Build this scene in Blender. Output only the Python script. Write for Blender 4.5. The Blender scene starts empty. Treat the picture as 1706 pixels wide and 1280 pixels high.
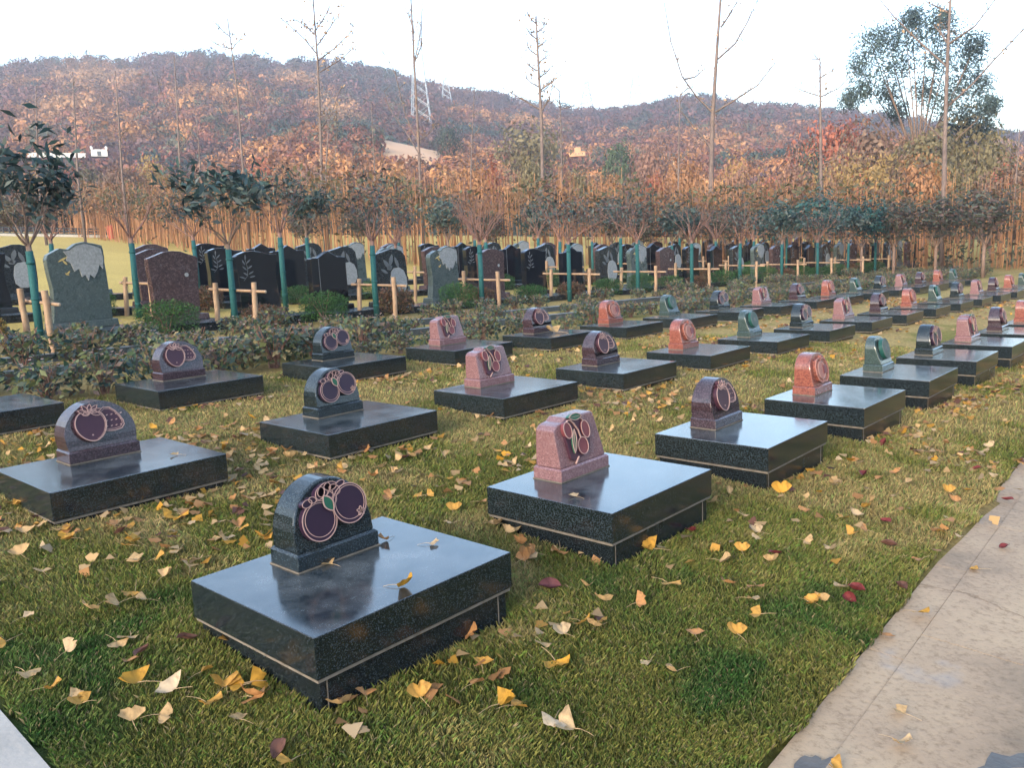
import bpy, bmesh, math, random
import numpy as np
from math import radians as RAD, sin, cos, pi, hypot, tan, atan2, sqrt
from mathutils import Matrix, Vector
rng = np.random.default_rng(7); random.seed(7)
scene = bpy.context.scene
COL = scene.collection

# ------------------------------------------------------------------ camera
EYE = 1.60
PITCH, ROLL = .1599, .0415
cd = bpy.data.cameras.new('camera'); cam = bpy.data.objects.new('camera', cd); COL.objects.link(cam)
cp, sp_, cr, sr = cos(PITCH), sin(PITCH), cos(ROLL), sin(ROLL)
Rv = Vector((cr, -sr*sp_, -sr*cp)); Uv = Vector((sr, cr*sp_, cr*cp)); Fv = Vector((0, cp, -sp_))
cam.matrix_world = Matrix(((Rv.x, Uv.x, -Fv.x, 0), (Rv.y, Uv.y, -Fv.y, 0), (Rv.z, Uv.z, -Fv.z, EYE), (0, 0, 0, 1)))
cd.sensor_width = 36; cd.lens = 36*1393.8/1706; cd.clip_start = .05; cd.clip_end = 6000
scene.camera = cam

# ------------------------------------------------------------------ light
SUN_EL, SUN_AZ = RAD(16), RAD(212)      # azimuth clockwise from +Y: low sun behind and left of the viewer
w = bpy.data.worlds.new('World'); scene.world = w; w.use_nodes = True
nt = w.node_tree; bg = nt.nodes['Background']
sky = nt.nodes.new('ShaderNodeTexSky'); sky.sky_type = 'NISHITA'; sky.sun_disc = False
sky.sun_elevation = SUN_EL; sky.sun_rotation = SUN_AZ; sky.dust_density = 2.0; sky.ozone_density = 1.2; sky.air_density = 1.0
nt.links.new(sky.outputs[0], bg.inputs[0]); bg.inputs[1].default_value = .15
sd = bpy.data.lights.new('sun', 'SUN'); sun = bpy.data.objects.new('sun', sd); COL.objects.link(sun)
sd.energy = .48; sd.angle = RAD(24); sd.color = (1.0, .92, .83)
dirv = Vector((sin(SUN_AZ)*cos(SUN_EL), cos(SUN_AZ)*cos(SUN_EL), sin(SUN_EL)))
sun.rotation_euler = dirv.to_track_quat('Z', 'Y').to_euler()
scene.view_settings.view_transform = 'Standard'; scene.view_settings.look = 'None'
scene.view_settings.exposure = 2.5; scene.view_settings.gamma = 1
scene.cycles.use_denoising = True
scene.cycles.max_bounces = 6; scene.cycles.transparent_max_bounces = 8
scene.cycles.caustics_reflective = False; scene.cycles.caustics_refractive = False

# ------------------------------------------------------------------ layout frame: u runs along the grave rows, v across them
TH = .8365; S = 1.3
E2 = np.array([cos(TH), sin(TH)]); E1 = np.array([-sin(TH), cos(TH)]); O0 = np.array([-.5538*S, 2.0895*S])
SP, GW, GD = 1.3717*S, .7854*S, .6679*S
ROWV = [0, 1.8126*S, 3.5947*S]; ROWO = [0, 0, 1.3131*S - SP]
GE2 = -.0261/1.3717; GE1 = (.0957/1.8126+.1892/3.5947)/2
def xy(u, v): return O0[0]+E2[0]*u+E1[0]*v, O0[1]+E2[1]*u+E1[1]*v
def touv(X, Y): return (X-O0[0])*E2[0]+(Y-O0[1])*E2[1], (X-O0[0])*E1[0]+(Y-O0[1])*E1[1]
def top(u, v): return EYE - S + GE2*u + GE1*v
def vnoise(x, y, s, seed=0):
    x = np.asarray(x, float)/s; y = np.asarray(y, float)/s
    xi = np.floor(x).astype(np.int64); yi = np.floor(y).astype(np.int64); fx = x-xi; fy = y-yi
    fx = fx*fx*(3-2*fx); fy = fy*fy*(3-2*fy)
    def h(a, b):
        n = (a*374761393 + b*668265263 + seed*974711) & 0x7fffffff
        n = ((n ^ (n >> 13))*1274126177) & 0x7fffffff
        return ((n ^ (n >> 16)) & 0xffff)/65535.
    return (h(xi, yi)*(1-fx)+h(xi+1, yi)*fx)*(1-fy)+(h(xi, yi+1)*(1-fx)+h(xi+1, yi+1)*fx)*fy
def fbm(x, y, s, seed=0):
    return (vnoise(x, y, s, seed)+.5*vnoise(x, y, s/2.1, seed+1)+.25*vnoise(x, y, s/4.3, seed+2))/1.75
def gz(X, Y):
    X = np.asarray(X, float); Y = np.asarray(Y, float)
    R = np.hypot(X, Y); k = np.minimum(1, 100/np.maximum(R, 1e-6)); Xc, Yc = X*k, Y*k
    u, v = touv(Xc, Yc)
    off = np.interp(v, [-2, -1.3, -.6, 0, 1, 2.3, 4.5, 6, 8], [-.33, -.325, -.315, -.305, -.265, -.205, -.19, -.22, -.28])
    z = top(u, v) + off
    z = z + np.clip((np.minimum(R, 100)-35)/52, 0, 2)**1.3*.9
    return z + .012*(fbm(X, Y, .8, 5)-.5)*np.clip(30/np.maximum(R, 1), 0, 1)
def gzf(X, Y): return float(gz(X, Y))
PATHV = lambda u: -1.29+.012*np.asarray(u)+.03*np.clip(np.asarray(u)-0, 0, 7)   # near edge of the stone path

# ------------------------------------------------------------------ objects
def tag(o, label=None, cat=None, group=None, kind=None):
    if label: o['label'] = label
    if cat: o['category'] = cat
    if group: o['group'] = group
    if kind: o['kind'] = kind
    return o
def empty(name, loc, rz=0, **k):
    o = bpy.data.objects.new(name, None); COL.objects.link(o); o.location = loc; o.rotation_euler = (0, 0, rz)
    o.empty_display_size = .2
    return tag(o, **k)
def link(name, me, parent=None):
    o = bpy.data.objects.new(name, me); COL.objects.link(o)
    if parent: o.parent = parent
    return o
class MB:
    def __init__(s): s.v = []; s.f = []; s.m = []; s.n = 0; s.c = []
    def add(s, V, F, m=0, c=None):
        k = s.n; V = [tuple(map(float, p)) for p in V]
        s.v += V; s.n += len(V); s.f += [tuple(i+k for i in f) for f in F]; s.m += [m]*len(F)
        s.c += [c if c is not None else (1, 1, 1)]*len(V)
    def box(s, x0, y0, z0, x1, y1, z1, m=0, c=None, top=None):
        t = top or (0, 0, 0, 0)   # inset of the top: x0,y0,x1,y1
        V = [(x0, y0, z0), (x1, y0, z0), (x1, y1, z0), (x0, y1, z0), (x0+t[0], y0+t[1], z1), (x1-t[2], y0+t[1], z1), (x1-t[2], y1-t[3], z1), (x0+t[0], y1-t[3], z1)]
        s.add(V, [(3, 2, 1, 0), (4, 5, 6, 7), (0, 1, 5, 4), (1, 2, 6, 5), (2, 3, 7, 6), (3, 0, 4, 7)], m, c)
    def tube(s, P, R, n=6, m=0, c=None, cap=True):
        P = [Vector(p) for p in P]; L = len(P)
        if not hasattr(R, '__len__'): R = [R]*L
        V = []; ref = Vector((.31, .17, .93))
        for i, p in enumerate(P):
            d = (P[min(i+1, L-1)]-P[max(i-1, 0)]).normalized()
            if abs(d.dot(ref)) > .95: r2 = Vector((1, 0, 0))
            else: r2 = ref
            a = d.cross(r2).normalized(); b = d.cross(a)
            for k in range(n):
                t = 2*pi*k/n; V.append(p+(a*cos(t)+b*sin(t))*R[i])
        F = [(i*n+k, i*n+(k+1) % n, (i+1)*n+(k+1) % n, (i+1)*n+k) for i in range(L-1) for k in range(n)]
        if cap: F += [tuple(range(n-1, -1, -1)), tuple((L-1)*n+k for k in range(n))]
        s.add(V, F, m, c)
    def mesh(s, name, mats, smooth=False, bevel=0, bevel_ang=30):
        me = bpy.data.meshes.new(name); me.from_pydata(s.v, [], s.f)
        for m in (mats if isinstance(mats, (list, tuple)) else [mats]): me.materials.append(m)
        me.polygons.foreach_set('material_index', s.m)
        if smooth: me.polygons.foreach_set('use_smooth', [True]*len(s.f))
        if any(c != (1, 1, 1) for c in s.c):
            at = me.color_attributes.new('col', 'FLOAT_COLOR', 'POINT')
            at.data.foreach_set('color', np.array([(*c, 1) for c in s.c], np.float32).ravel())
        me.update()
        if bevel:
            bm = bmesh.new(); bm.from_mesh(me)
            bmesh.ops.remove_doubles(bm, verts=bm.verts, dist=1e-5)
            es = [e for e in bm.edges if len(e.link_faces) == 2 and e.calc_face_angle(0) > RAD(bevel_ang)]
            bmesh.ops.bevel(bm, geom=es, offset=bevel, segments=2, affect='EDGES', profile=.6, clamp_overlap=True)
            for f in bm.faces: f.smooth = smooth
            bm.to_mesh(me); bm.free()
        return me
def bigmesh(name, V, F, mat, C=None, midx=None):
    """V (n,3), F (m,k) equal-sided faces, C (n,3) point colours"""
    me = bpy.data.meshes.new(name); V = np.asarray(V, np.float32); F = np.asarray(F, np.int32); m, k = F.shape
    me.vertices.add(len(V)); me.vertices.foreach_set('co', V.ravel())
    me.loops.add(m*k); me.loops.foreach_set('vertex_index', F.ravel())
    me.polygons.add(m); me.polygons.foreach_set('loop_start', np.arange(0, m*k, k, dtype=np.int32))
    me.polygons.foreach_set('loop_total', np.full(m, k, np.int32))
    for q in (mat if isinstance(mat, (list, tuple)) else [mat]): me.materials.append(q)
    if midx is not None: me.polygons.foreach_set('material_index', np.asarray(midx, np.int32))
    if C is not None:
        at = me.color_attributes.new('col', 'FLOAT_COLOR', 'POINT')
        at.data.foreach_set('color', np.concatenate([np.asarray(C, np.float32), np.ones((len(V), 1), np.float32)], 1).ravel())
    me.update(calc_edges=True); return me
def copy_tree(o, parent=None):
    c = o.copy(); COL.objects.link(c); c.parent = parent
    for ch in list(o.children): copy_tree(ch, c)
    return c

# ------------------------------------------------------------------ materials
def _mat(name):
    m = bpy.data.materials.new(name); m.use_nodes = True; t = m.node_tree
    return m, t, t.nodes['Principled BSDF']
def N(t, typ, **k):
    n = t.nodes.new(typ)
    for a, b in k.items():
        if a in n.inputs: n.inputs[a].default_value = b
        else: setattr(n, a, b)
    return n
def ramp(t, fac, stops):
    r = t.nodes.new('ShaderNodeValToRGB'); e = r.color_ramp.elements
    while len(e) < len(stops): e.new(.5)
    for q, (p, c) in zip(e, stops): q.position = p; q.color = (*c, 1)
    t.links.new(fac, r.inputs[0]); return r.outputs[0]
def mixc(t, fac, a, b, mode='MIX'):
    n = t.nodes.new('ShaderNodeMix'); n.data_type = 'RGBA'; n.blend_type = mode
    for i, v in ((0, fac), (6, a), (7, b)):
        if hasattr(v, 'is_linked') or hasattr(v, 'links'): t.links.new(v, n.inputs[i])
        else: n.inputs[i].default_value = (*v, 1) if isinstance(v, tuple) else v
    return n.outputs[2]
def granite(name, base, fleck, dark, scale=180, rough=.12, dust=.25, spec=.5, ior=1.55):
    m, t, p = _mat(name); tc = N(t, 'ShaderNodeTexCoord'); L = t.links.new
    oi = N(t, 'ShaderNodeObjectInfo'); va = N(t, 'ShaderNodeVectorMath', operation='MULTIPLY_ADD'); L(oi.outputs['Random'], va.inputs[0]); va.inputs[1].default_value = (37, 23, 11); L(tc.outputs['Object'], va.inputs[2]); vec = va.outputs[0]
    vo = N(t, 'ShaderNodeTexVoronoi', Scale=scale); L(tc.outputs['Object'], vo.inputs[0])
    no = N(t, 'ShaderNodeTexNoise', Scale=scale*.45, Detail=3.0); L(tc.outputs['Object'], no.inputs[0])
    bw = N(t, 'ShaderNodeSeparateColor'); L(vo.outputs['Color'], bw.inputs[0])
    c1 = ramp(t, bw.outputs[0], [(0, dark), (.45, base), (.78, base), (.86, fleck), (1, fleck)])
    c2 = ramp(t, no.outputs[0], [(.35, dark), (.55, base), (.75, fleck)])
    c = mixc(t, .45, c1, c2)
    lo = N(t, 'ShaderNodeTexNoise', Scale=4.2, Detail=8.0, Roughness=.68); L(vec, lo.inputs[0])
    dst = ramp(t, lo.outputs[0], [(.42, (0, 0, 0)), (.75, (dust, dust, dust))])
    geo = N(t, 'ShaderNodeNewGeometry'); sx = N(t, 'ShaderNodeSeparateXYZ'); L(geo.outputs['Normal'], sx.inputs[0])
    mu = N(t, 'ShaderNodeMath', operation='MULTIPLY', use_clamp=True); L(dst, mu.inputs[0]); L(sx.outputs[2], mu.inputs[1])
    c = mixc(t, mu.outputs[0], c, (.17, .185, .19)); L(c, p.inputs['Base Color'])
    mr = N(t, 'ShaderNodeMapRange'); L(lo.outputs[0], mr.inputs[0])
    mr.inputs[1].default_value = .35; mr.inputs[2].default_value = .7; mr.inputs[3].default_value = rough*.8; mr.inputs[4].default_value = rough*1.2
    L(mr.outputs[0], p.inputs['Roughness']); p.inputs['IOR'].default_value = ior; p.inputs['Specular IOR Level'].default_value = spec
    return m
def rocky(name, a, b, scale=8, rough=.85, bump=.3, bscale=40):
    m, t, p = _mat(name); tc = N(t, 'ShaderNodeTexCoord'); L = t.links.new
    no = N(t, 'ShaderNodeTexNoise', Scale=scale, Detail=6.0, Roughness=.65); L(tc.outputs['Object'], no.inputs[0])
    L(ramp(t, no.outputs[0], [(.3, a), (.7, b)]), p.inputs['Base Color']); p.inputs['Roughness'].default_value = rough
    if bump:
        n2 = N(t, 'ShaderNodeTexNoise', Scale=bscale, Detail=4.0); L(tc.outputs['Object'], n2.inputs[0])
        bp = N(t, 'ShaderNodeBump', Strength=bump, Distance=.01); L(n2.outputs[0], bp.inputs['Height']); L(bp.outputs[0], p.inputs['Normal'])
    p.inputs['Specular IOR Level'].default_value = .3
    return m
def leafmat(name, obj=False, rough=.55, trans=.25, spec=.3):
    """colour from the mesh's own leaf colours, optionally times the object's colour"""
    m, t, p = _mat(name); L = t.links.new
    a = N(t, 'ShaderNodeVertexColor', layer_name='col'); c = a.outputs[0]
    if obj:
        oi = N(t, 'ShaderNodeObjectInfo'); c = mixc(t, 1.0, c, oi.outputs['Color'], 'MULTIPLY')
    L(c, p.inputs['Base Color']); p.inputs['Roughness'].default_value = rough; p.inputs['Specular IOR Level'].default_value = spec
    if trans:
        tr = N(t, 'ShaderNodeBsdfTranslucent'); L(c, tr.inputs[0]); mx = N(t, 'ShaderNodeMixShader'); mx.inputs[0].default_value = trans
        L(p.outputs[0], mx.inputs[1]); L(tr.outputs[0], mx.inputs[2]); L(mx.outputs[0], t.nodes['Material Output'].inputs[0])
    return m
M = {}
M['black'] = granite('black_granite', (.006, .010, .013), (.058, .074, .082), (.002, .004, .005), 290, .15, .50, .55, 1.68)
M['black_side'] = granite('black_granite_base', (.006, .009, .012), (.045, .058, .064), (.002, .004, .005), 290, .25, .35)
M['g_round'] = granite('green_black_granite', (.007, .012, .015), (.045, .062, .068), (.002, .004, .005), 260, .16, .2)
M['g_straw'] = granite('purple_brown_granite', (.036, .020, .026), (.095, .068, .080), (.010, .007, .009), 170, .16, .2)
M['g_cherry'] = granite('pink_granite', (.17, .088, .092), (.24, .15, .15), (.10, .05, .055), 160, .25, .2)
M['g_red'] = granite('red_granite', (.20, .062, .045), (.26, .105, .075), (.08, .028, .024), 120, .25, .2)
M['g_green'] = granite('green_granite', (.032, .052, .050), (.08, .11, .105), (.014, .025, .025), 140, .2, .2)
M['mon_black'] = granite('polished_black_granite', (.005, .006, .010), (.010, .012, .018), (.003, .004, .006), 200, .08, .15, .6, 1.8)
M['mon_green'] = granite('grey_green_granite', (.055, .075, .072), (.10, .125, .12), (.03, .042, .042), 60, .3, .2)
M['mon_brown'] = granite('red_brown_granite', (.065, .038, .038), (.12, .078, .078), (.028, .018, .02), 50, .25, .2)
M['mon_dark'] = granite('dark_grey_granite', (.018, .022, .025), (.045, .052, .054), (.009, .011, .012), 60, .2, .2)
M['relief_pale'] = rocky('chiselled_pale_stone', (.19, .20, .20), (.33, .34, .335), 30, .9, .8, 60)
M['etch'] = rocky('etched_grey_line', (.085, .095, .10), (.14, .15, .155), 60, .8, 0)
M['gold'] = rocky('gold_paint', (.42, .30, .10), (.5, .38, .15), 30, .5, 0)
M['mortar'] = rocky('tan_mortar', (.10, .085, .065), (.19, .165, .135), 25, .9, .5)
M['plum'] = rocky('dark_plum_paint', (.035, .014, .026), (.055, .022, .035), 6, .38, 0)
M['plum_black'] = rocky('dark_violet_paint', (.018, .009, .022), (.030, .014, .030), 6, .3, 0)
M['maroon'] = rocky('maroon_paint', (.11, .028, .035), (.16, .045, .05), 6, .4, 0)
M['pinkpaint'] = rocky('pale_pink_line', (.30, .19, .165), (.40, .26, .23), 20, .6, 0)
M['rosepaint'] = rocky('rose_relief', (.25, .105, .085), (.31, .145, .115), 30, .6, .2)
M['greenpaint'] = rocky('dark_green_paint', (.012, .07, .04), (.02, .10, .06), 10, .4, 0)
M['tealpaint'] = rocky('teal_paint', (.008, .045, .04), (.014, .07, .06), 10, .35, 0)
M['bark'] = rocky('brown_bark', (.10, .065, .05), (.20, .14, .11), 12, .9, .6)
M['palebark'] = rocky('pale_grey_bark', (.095, .072, .068), (.17, .13, .115), 6, .9, .5, 20)
M['twig'] = rocky('red_brown_twig', (.13, .07, .06), (.22, .13, .10), 12, .9, 0)
M['bamboo'] = rocky('peeled_pine_pole', (.22, .135, .08), (.34, .235, .15), 9, .6, .3)
M['endgrain'] = rocky('sawn_pole_end', (.36, .26, .17), (.46, .35, .25), 30, .8, 0)
M['wrap'] = rocky('green_trunk_wrap', (.008, .06, .062), (.018, .10, .098), 35, .75, .8, 90)
M['kerb'] = granite('kerb_granite', (.05, .058, .06), (.10, .11, .11), (.025, .03, .03), 90, .4, .5)
M['leaf'] = leafmat('foliage'); M['leafobj'] = leafmat('foliage_by_tree', True)
M['grass'] = leafmat('grass_blade', rough=.6, trans=.35, spec=.15)
M['litter'] = leafmat('fallen_leaf', rough=.6, trans=.3, spec=.2)
M['stem'] = leafmat('sapling_stem', rough=.8, trans=0)
HAZE = .0006
# ================================================================== SETTING
def smooth(a, b, x): t = np.clip((x-a)/(b-a), 0, 1); return t*t*(3-2*t)
def grasscol(X, Y):
    """dead-straw / olive / deep green turf in patches; linear colour (n,3)"""
    X = np.asarray(X, float); Y = np.asarray(Y, float); u, v = touv(X, Y); R = np.hypot(X, Y)
    n1 = fbm(X, Y, .75, 11); n2 = fbm(u, v, .32, 21); blk = vnoise(np.floor(u/.47)*7.3, np.floor(v/.33)*5.1, 1.7, 31)
    wear = .16+smooth(2.2, 7.0, R)*.50 + (n1-.5)*1.5 + (n2-.5)*.9 + (blk-.5)*.35
    wear = wear + smooth(.6, 1.6, v)*.1
    wear = np.where(v > 9.5, .8+(n1-.5)*.5, wear)
    g = np.array((.044, .082, .022)); o = np.array((.135, .130, .034)); s = np.array((.255, .195, .082)); far = np.array((.38, .29, .095))
    a = smooth(-.32, .26, wear)[..., None]; b = smooth(.36, .8, wear)[..., None]
    c = g*(1-a)+o*a; c = c*(1-b)+s*b
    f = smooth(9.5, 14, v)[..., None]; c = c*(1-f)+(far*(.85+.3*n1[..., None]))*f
    return c
def grade(a, b, fine0, fine1, step, grow=1.22):
    x = list(np.arange(fine0, fine1+1e-6, step)); s = step
    while x[-1] < b: s *= grow; x.append(x[-1]+s)
    s = step
    while x[0] > a: s *= grow; x.insert(0, x[0]-s)
    return np.array(x)
us = grade(-2500, 3500, -3, 16, .16); vs = grade(-2500, 3500, -2.4, 12, .16)
Ug, Vg = np.meshgrid(us, vs, indexing='ij'); Xg, Yg = xy(Ug, Vg)
Zg = gz(Xg, Yg)
Zg = np.where(Vg < PATHV(Ug)-.02, Zg-.05, Zg)           # the path's bed
n, m_ = Ug.shape; idx = np.arange(n*m_).reshape(n, m_)
F = np.stack([idx[:-1, :-1], idx[1:, :-1], idx[1:, 1:], idx[:-1, 1:]], -1).reshape(-1, 4)
gc = grasscol(Xg.ravel(), Yg.ravel())
mg, t, p = _mat('turf_soil'); L = t.links.new
a = N(t, 'ShaderNodeVertexColor', layer_name='col'); tc = N(t, 'ShaderNodeTexCoord')
no = N(t, 'ShaderNodeTexNoise', Scale=22.0, Detail=6.0, Roughness=.7); L(tc.outputs['Object'], no.inputs[0])
L(mixc(t, 1.0, a.outputs[0], ramp(t, no.outputs[0], [(.3, (.35, .33, .3)), (.7, (1.15, 1.1, 1.0))]), 'MULTIPLY'), p.inputs['Base Color'])
p.inputs['Roughness'].default_value = .95; p.inputs['Specular IOR Level'].default_value = .1
bp = N(t, 'ShaderNodeBump', Strength=.8, Distance=.02); L(no.outputs[0], bp.inputs['Height']); L(bp.outputs[0], p.inputs['Normal'])
V = np.stack([Xg.ravel(), Yg.ravel(), Zg.ravel()], -1)
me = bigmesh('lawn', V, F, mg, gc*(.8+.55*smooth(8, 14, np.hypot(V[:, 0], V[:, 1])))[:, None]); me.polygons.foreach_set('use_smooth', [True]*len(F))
tag(link('lawn', me), kind='structure')

# stone path along the rows and the paving at the near left corner
mp, t, p = _mat('worn_stone_paving'); L = t.links.new; tc = N(t, 'ShaderNodeTexCoord')
n1 = N(t, 'ShaderNodeTexNoise', Scale=1.3, Detail=7.0, Roughness=.62); L(tc.outputs['Object'], n1.inputs[0])
n2 = N(t, 'ShaderNodeTexNoise', Scale=35.0, Detail=5.0, Roughness=.7); L(tc.outputs['Object'], n2.inputs[0])
n3 = N(t, 'ShaderNodeTexNoise', Scale=2.4, Detail=3.0); L(tc.outputs['Object'], n3.inputs[0])
c = ramp(t, n1.outputs[0], [(.28, (.16, .118, .078)), (.45, (.28, .20, .128)), (.62, (.34, .25, .158)), (.8, (.28, .235, .185))])
c = mixc(t, 1.0, c, ramp(t, n2.outputs[0], [(.25, (.55, .5, .45)), (.5, (1, 1, 1)), (.8, (1.15, 1.12, 1.1))]), 'MULTIPLY')
c = mixc(t, ramp(t, n3.outputs[0], [(.62, (0, 0, 0)), (.72, (.55, .55, .55))]), c, (.23, .25, .27))
wv = N(t, 'ShaderNodeVectorMath', operation='MULTIPLY_ADD'); L(n1.outputs['Color'], wv.inputs[0]); wv.inputs[1].default_value = (.5, .5, .5); L(tc.outputs['Object'], wv.inputs[2])
vc = N(t, 'ShaderNodeTexVoronoi', Scale=.38, feature='DISTANCE_TO_EDGE'); L(wv.outputs[0], vc.inputs[0])
c = mixc(t, 1.0, c, ramp(t, vc.outputs['Distance'], [(0, (.62, .56, .5)), (.0012, (.8, .76, .72)), (.0028, (1, 1, 1))]), 'MULTIPLY')
L(c, p.inputs['Base Color']); p.inputs['Roughness'].default_value = .75; p.inputs['Specular IOR Level'].default_value = .35
bp = N(t, 'ShaderNodeBump', Strength=.35, Distance=.01); L(n2.outputs[0], bp.inputs['Height']); L(bp.outputs[0], p.inputs['Normal'])
mw = rocky('wet_dark_paving', (.055, .048, .042), (.10, .085, .07), 9, .35, .3)
def paving(name, cells, zoff, mats=mp, th=.06):
    mb = MB()
    for u0, u1, v0f, v1f in cells:
        k = max(1, int((u1-u0)/.6)); uu = np.linspace(u0, u1, k+1)
        for i in range(k):
            P = [(uu[i], v0f(uu[i])), (uu[i+1], v0f(uu[i+1])), (uu[i+1], v1f(uu[i+1])), (uu[i], v1f(uu[i]))]
            T = [(*xy(a, b), gzf(*xy(a, b))+zoff) for a, b in P]; B = [(x, y, z-th) for x, y, z in T]
            mb.add(T+B, [(0, 1, 2, 3), (7, 6, 5, 4)]+[(j, j+4, (j+1) % 4+4, (j+1) % 4) for j in range(4)])
    me = mb.mesh(name, mats)
    bm = bmesh.new(); bm.from_mesh(me); bmesh.ops.recalc_face_normals(bm, faces=bm.faces); bm.to_mesh(me); bm.free()
    return tag(link(name, me), kind='structure')
J1 = lambda u: PATHV(u)-.15
cells = []; uu = -4.0
while uu < 60:                                   # narrow kerb stones, then the wide flags
    cells.append((uu, min(uu+1.18, 60), lambda u: PATHV(u)-.148, lambda u: PATHV(u)-.002)); uu += 1.184
paving('path_edging', cells, -.012)
cells = []; k = 0
for row in range(4):
    uu = -5.0+.7*(row % 2)
    while uu < 60:
        a0, a1 = .152+row*.9, .152+(row+1)*.9-.006
        cells.append((uu, uu+1.795, (lambda q: lambda u: PATHV(u)-q)(a1), (lambda q: lambda u: PATHV(u)-q)(a0))); uu += 1.8
paving('stone_path', cells, -.006)
cells = [(-2.4, -.755, lambda u: -1.1, lambda u: 1.1)]
for q in range(1, 14): cells.append((-2.4, -.755, (lambda k: lambda u: -1.1+2.204*k)(q), (lambda k: lambda u: 1.1+2.204*k)(q)))
pv = paving('side_path', cells, .012)
mo2 = rocky('pale_paving', (.26, .245, .22), (.36, .335, .30), 5, .8, .3); pv.data.materials.clear(); pv.data.materials.append(mo2)
# wet dark stains on the flags
def blob_sheet(name, u, v, ru, rv, mat, z, seed):
    r = random.Random(seed); mb = MB(); P = []
    ph = [r.uniform(0, 6.28) for _ in range(4)]
    for i in range(40):
        a = 2*pi*i/40; q = 1+.22*sin(2*a+ph[0])+.14*sin(3*a+ph[1])+.09*sin(7*a+ph[2])+.05*sin(13*a+ph[3])
        X, Y = xy(u+ru*q*cos(a), v+rv*q*sin(a)); P.append((X, Y, gzf(X, Y)+z))
    X, Y = xy(u, v); mb.add(P+[(X, Y, gzf(X, Y)+z)], [(i, (i+1) % 40, 40) for i in range(40)])
    return tag(link(name, mb.mesh(name, mat)), kind='structure')
blob_sheet('path_stain', 1.25, -1.90, .26, .15, mw, -.001, 3)
blob_sheet('path_stain', .93, -1.375, .13, .05, mw, -.005, 5)

# ------------------------------------------------------------------ hills
def pdir(px, py):
    d = Fv + Rv*((px-853)/1393.8) + Uv*((640-py)/1393.8); return d
def azel(px, py): d = pdir(px, py); return atan2(d.x, d.y), d.z/hypot(d.x, d.y)
def at(px, py, R):
    """world point seen towards (px,py) of the photograph at ground distance R"""
    d = pdir(px, py); k = R/hypot(d.x, d.y); return Vector((d.x*k, d.y*k, EYE+d.z*k))
RIDGE = [(-400, 190), (-200, 150), (0, 122), (60, 110), (130, 101), (200, 104), (270, 98), (330, 92), (400, 97), (470, 104), (560, 108), (620, 118), (700, 141), (770, 156), (840, 169), (900, 180), (960, 190), (1010, 192), (1070, 184), (1130, 170), (1190, 172), (1260, 184), (1330, 186), (1400, 192), (1500, 205), (1600, 220), (1706, 232), (1900, 240), (2300, 260)]
KNOLL = [(-400, 350), (100, 330), (250, 310), (345, 285), (400, 262), (450, 240), (510, 222), (570, 212), (640, 214), (700, 226), (760, 238), (820, 248), (900, 252), (960, 258), (1050, 262), (1130, 266), (1200, 258), (1290, 250), (1380, 238), (1450, 235), (1550, 240), (1706, 260), (2200, 280)]
def mkprof(pts):
    A = np.array([azel(*q) for q in pts]); return lambda az: np.interp(az, A[:, 0], A[:, 1])
ridge_el, knoll_el = mkprof(RIDGE), mkprof(KNOLL)
def far_ground(az, R):
    return gz(np.sin(az)*R, np.cos(az)*R)
def hill_z(az, R, el, R0, R1, drop, p=1.0):
    zr = EYE+R1*el(az); z0 = far_ground(az, np.full_like(az, R0))-2
    s = np.clip((R-R0)/(R1-R0), 0, 1); z = z0+(zr-z0)*s**p
    back = np.clip((R-R1)/drop, 0, 1); z = z-(zr-z0)*back**1.4
    X, Y = np.sin(az)*R, np.cos(az)*R
    return z + (fbm(X, Y, 60, 41)-.5)*10*s*(1-.7*smooth(.85, 1., s)) 
H1 = dict(el=ridge_el, R0=150., R1=520., drop=420., p=1.08)
H2 = dict(el=lambda az: knoll_el(az)-.012, R0=105., R1=235., drop=130., p=.85)
def hill(name, H, az0, az1, na, nr, mat, cfun):
    az = np.linspace(az0, az1, na); R = np.linspace(H['R0'], H['R1']+H['drop'], nr)
    A, RR = np.meshgrid(az, R, indexing='ij'); Z = hill_z(A.ravel(), RR.ravel(), **H)
    X, Y = np.sin(A.ravel())*RR.ravel(), np.cos(A.ravel())*RR.ravel()
    idx = np.arange(na*nr).reshape(na, nr)
    F = np.stack([idx[:-1, :-1], idx[1:, :-1], idx[1:, 1:], idx[:-1, 1:]], -1).reshape(-1, 4)[:, ::-1]
    me = bigmesh(name, np.stack([X, Y, Z], -1), F, mat, cfun(A.ravel(), RR.ravel(), X, Y)); me.polygons.foreach_set('use_smooth', [True]*len(F))
    return tag(link(name, me), kind='structure')
mh, t, p = _mat('hill_floor'); L = t.links.new; a = N(t, 'ShaderNodeVertexColor', layer_name='col'); L(a.outputs[0], p.inputs[0]); p.inputs['Roughness'].default_value = 1
EARTH = [(azel(690, 245)[0], .052, 205, 34), (azel(960, 245)[0], .022, 205, 25)]
def earthmask(az, R):
    m = np.zeros_like(az)
    for a, wa, r, wr in EARTH: m = np.maximum(m, 1-smooth(.6, 1.0, np.hypot((az-a)/wa, (R-r)/wr)+.8*(fbm(az*400, R, 9, 13)-.5)))
    return m
hill('hill', H1, -1.25, 1.25, 260, 70, mh, lambda A, R, X, Y: np.array((.10, .062, .04))*(.7+.6*fbm(X, Y, 20, 3)[:, None]))
hill('hill', H2, -1.2, 1.2, 260, 60, mh, lambda A, R, X, Y: np.array((.15, .10, .05))*(.7+.6*fbm(X, Y, 12, 3)[:, None])*(1-earthmask(A, R)[:, None])+np.array((.52, .30, .16))*earthmask(A, R)[:, None])

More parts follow.
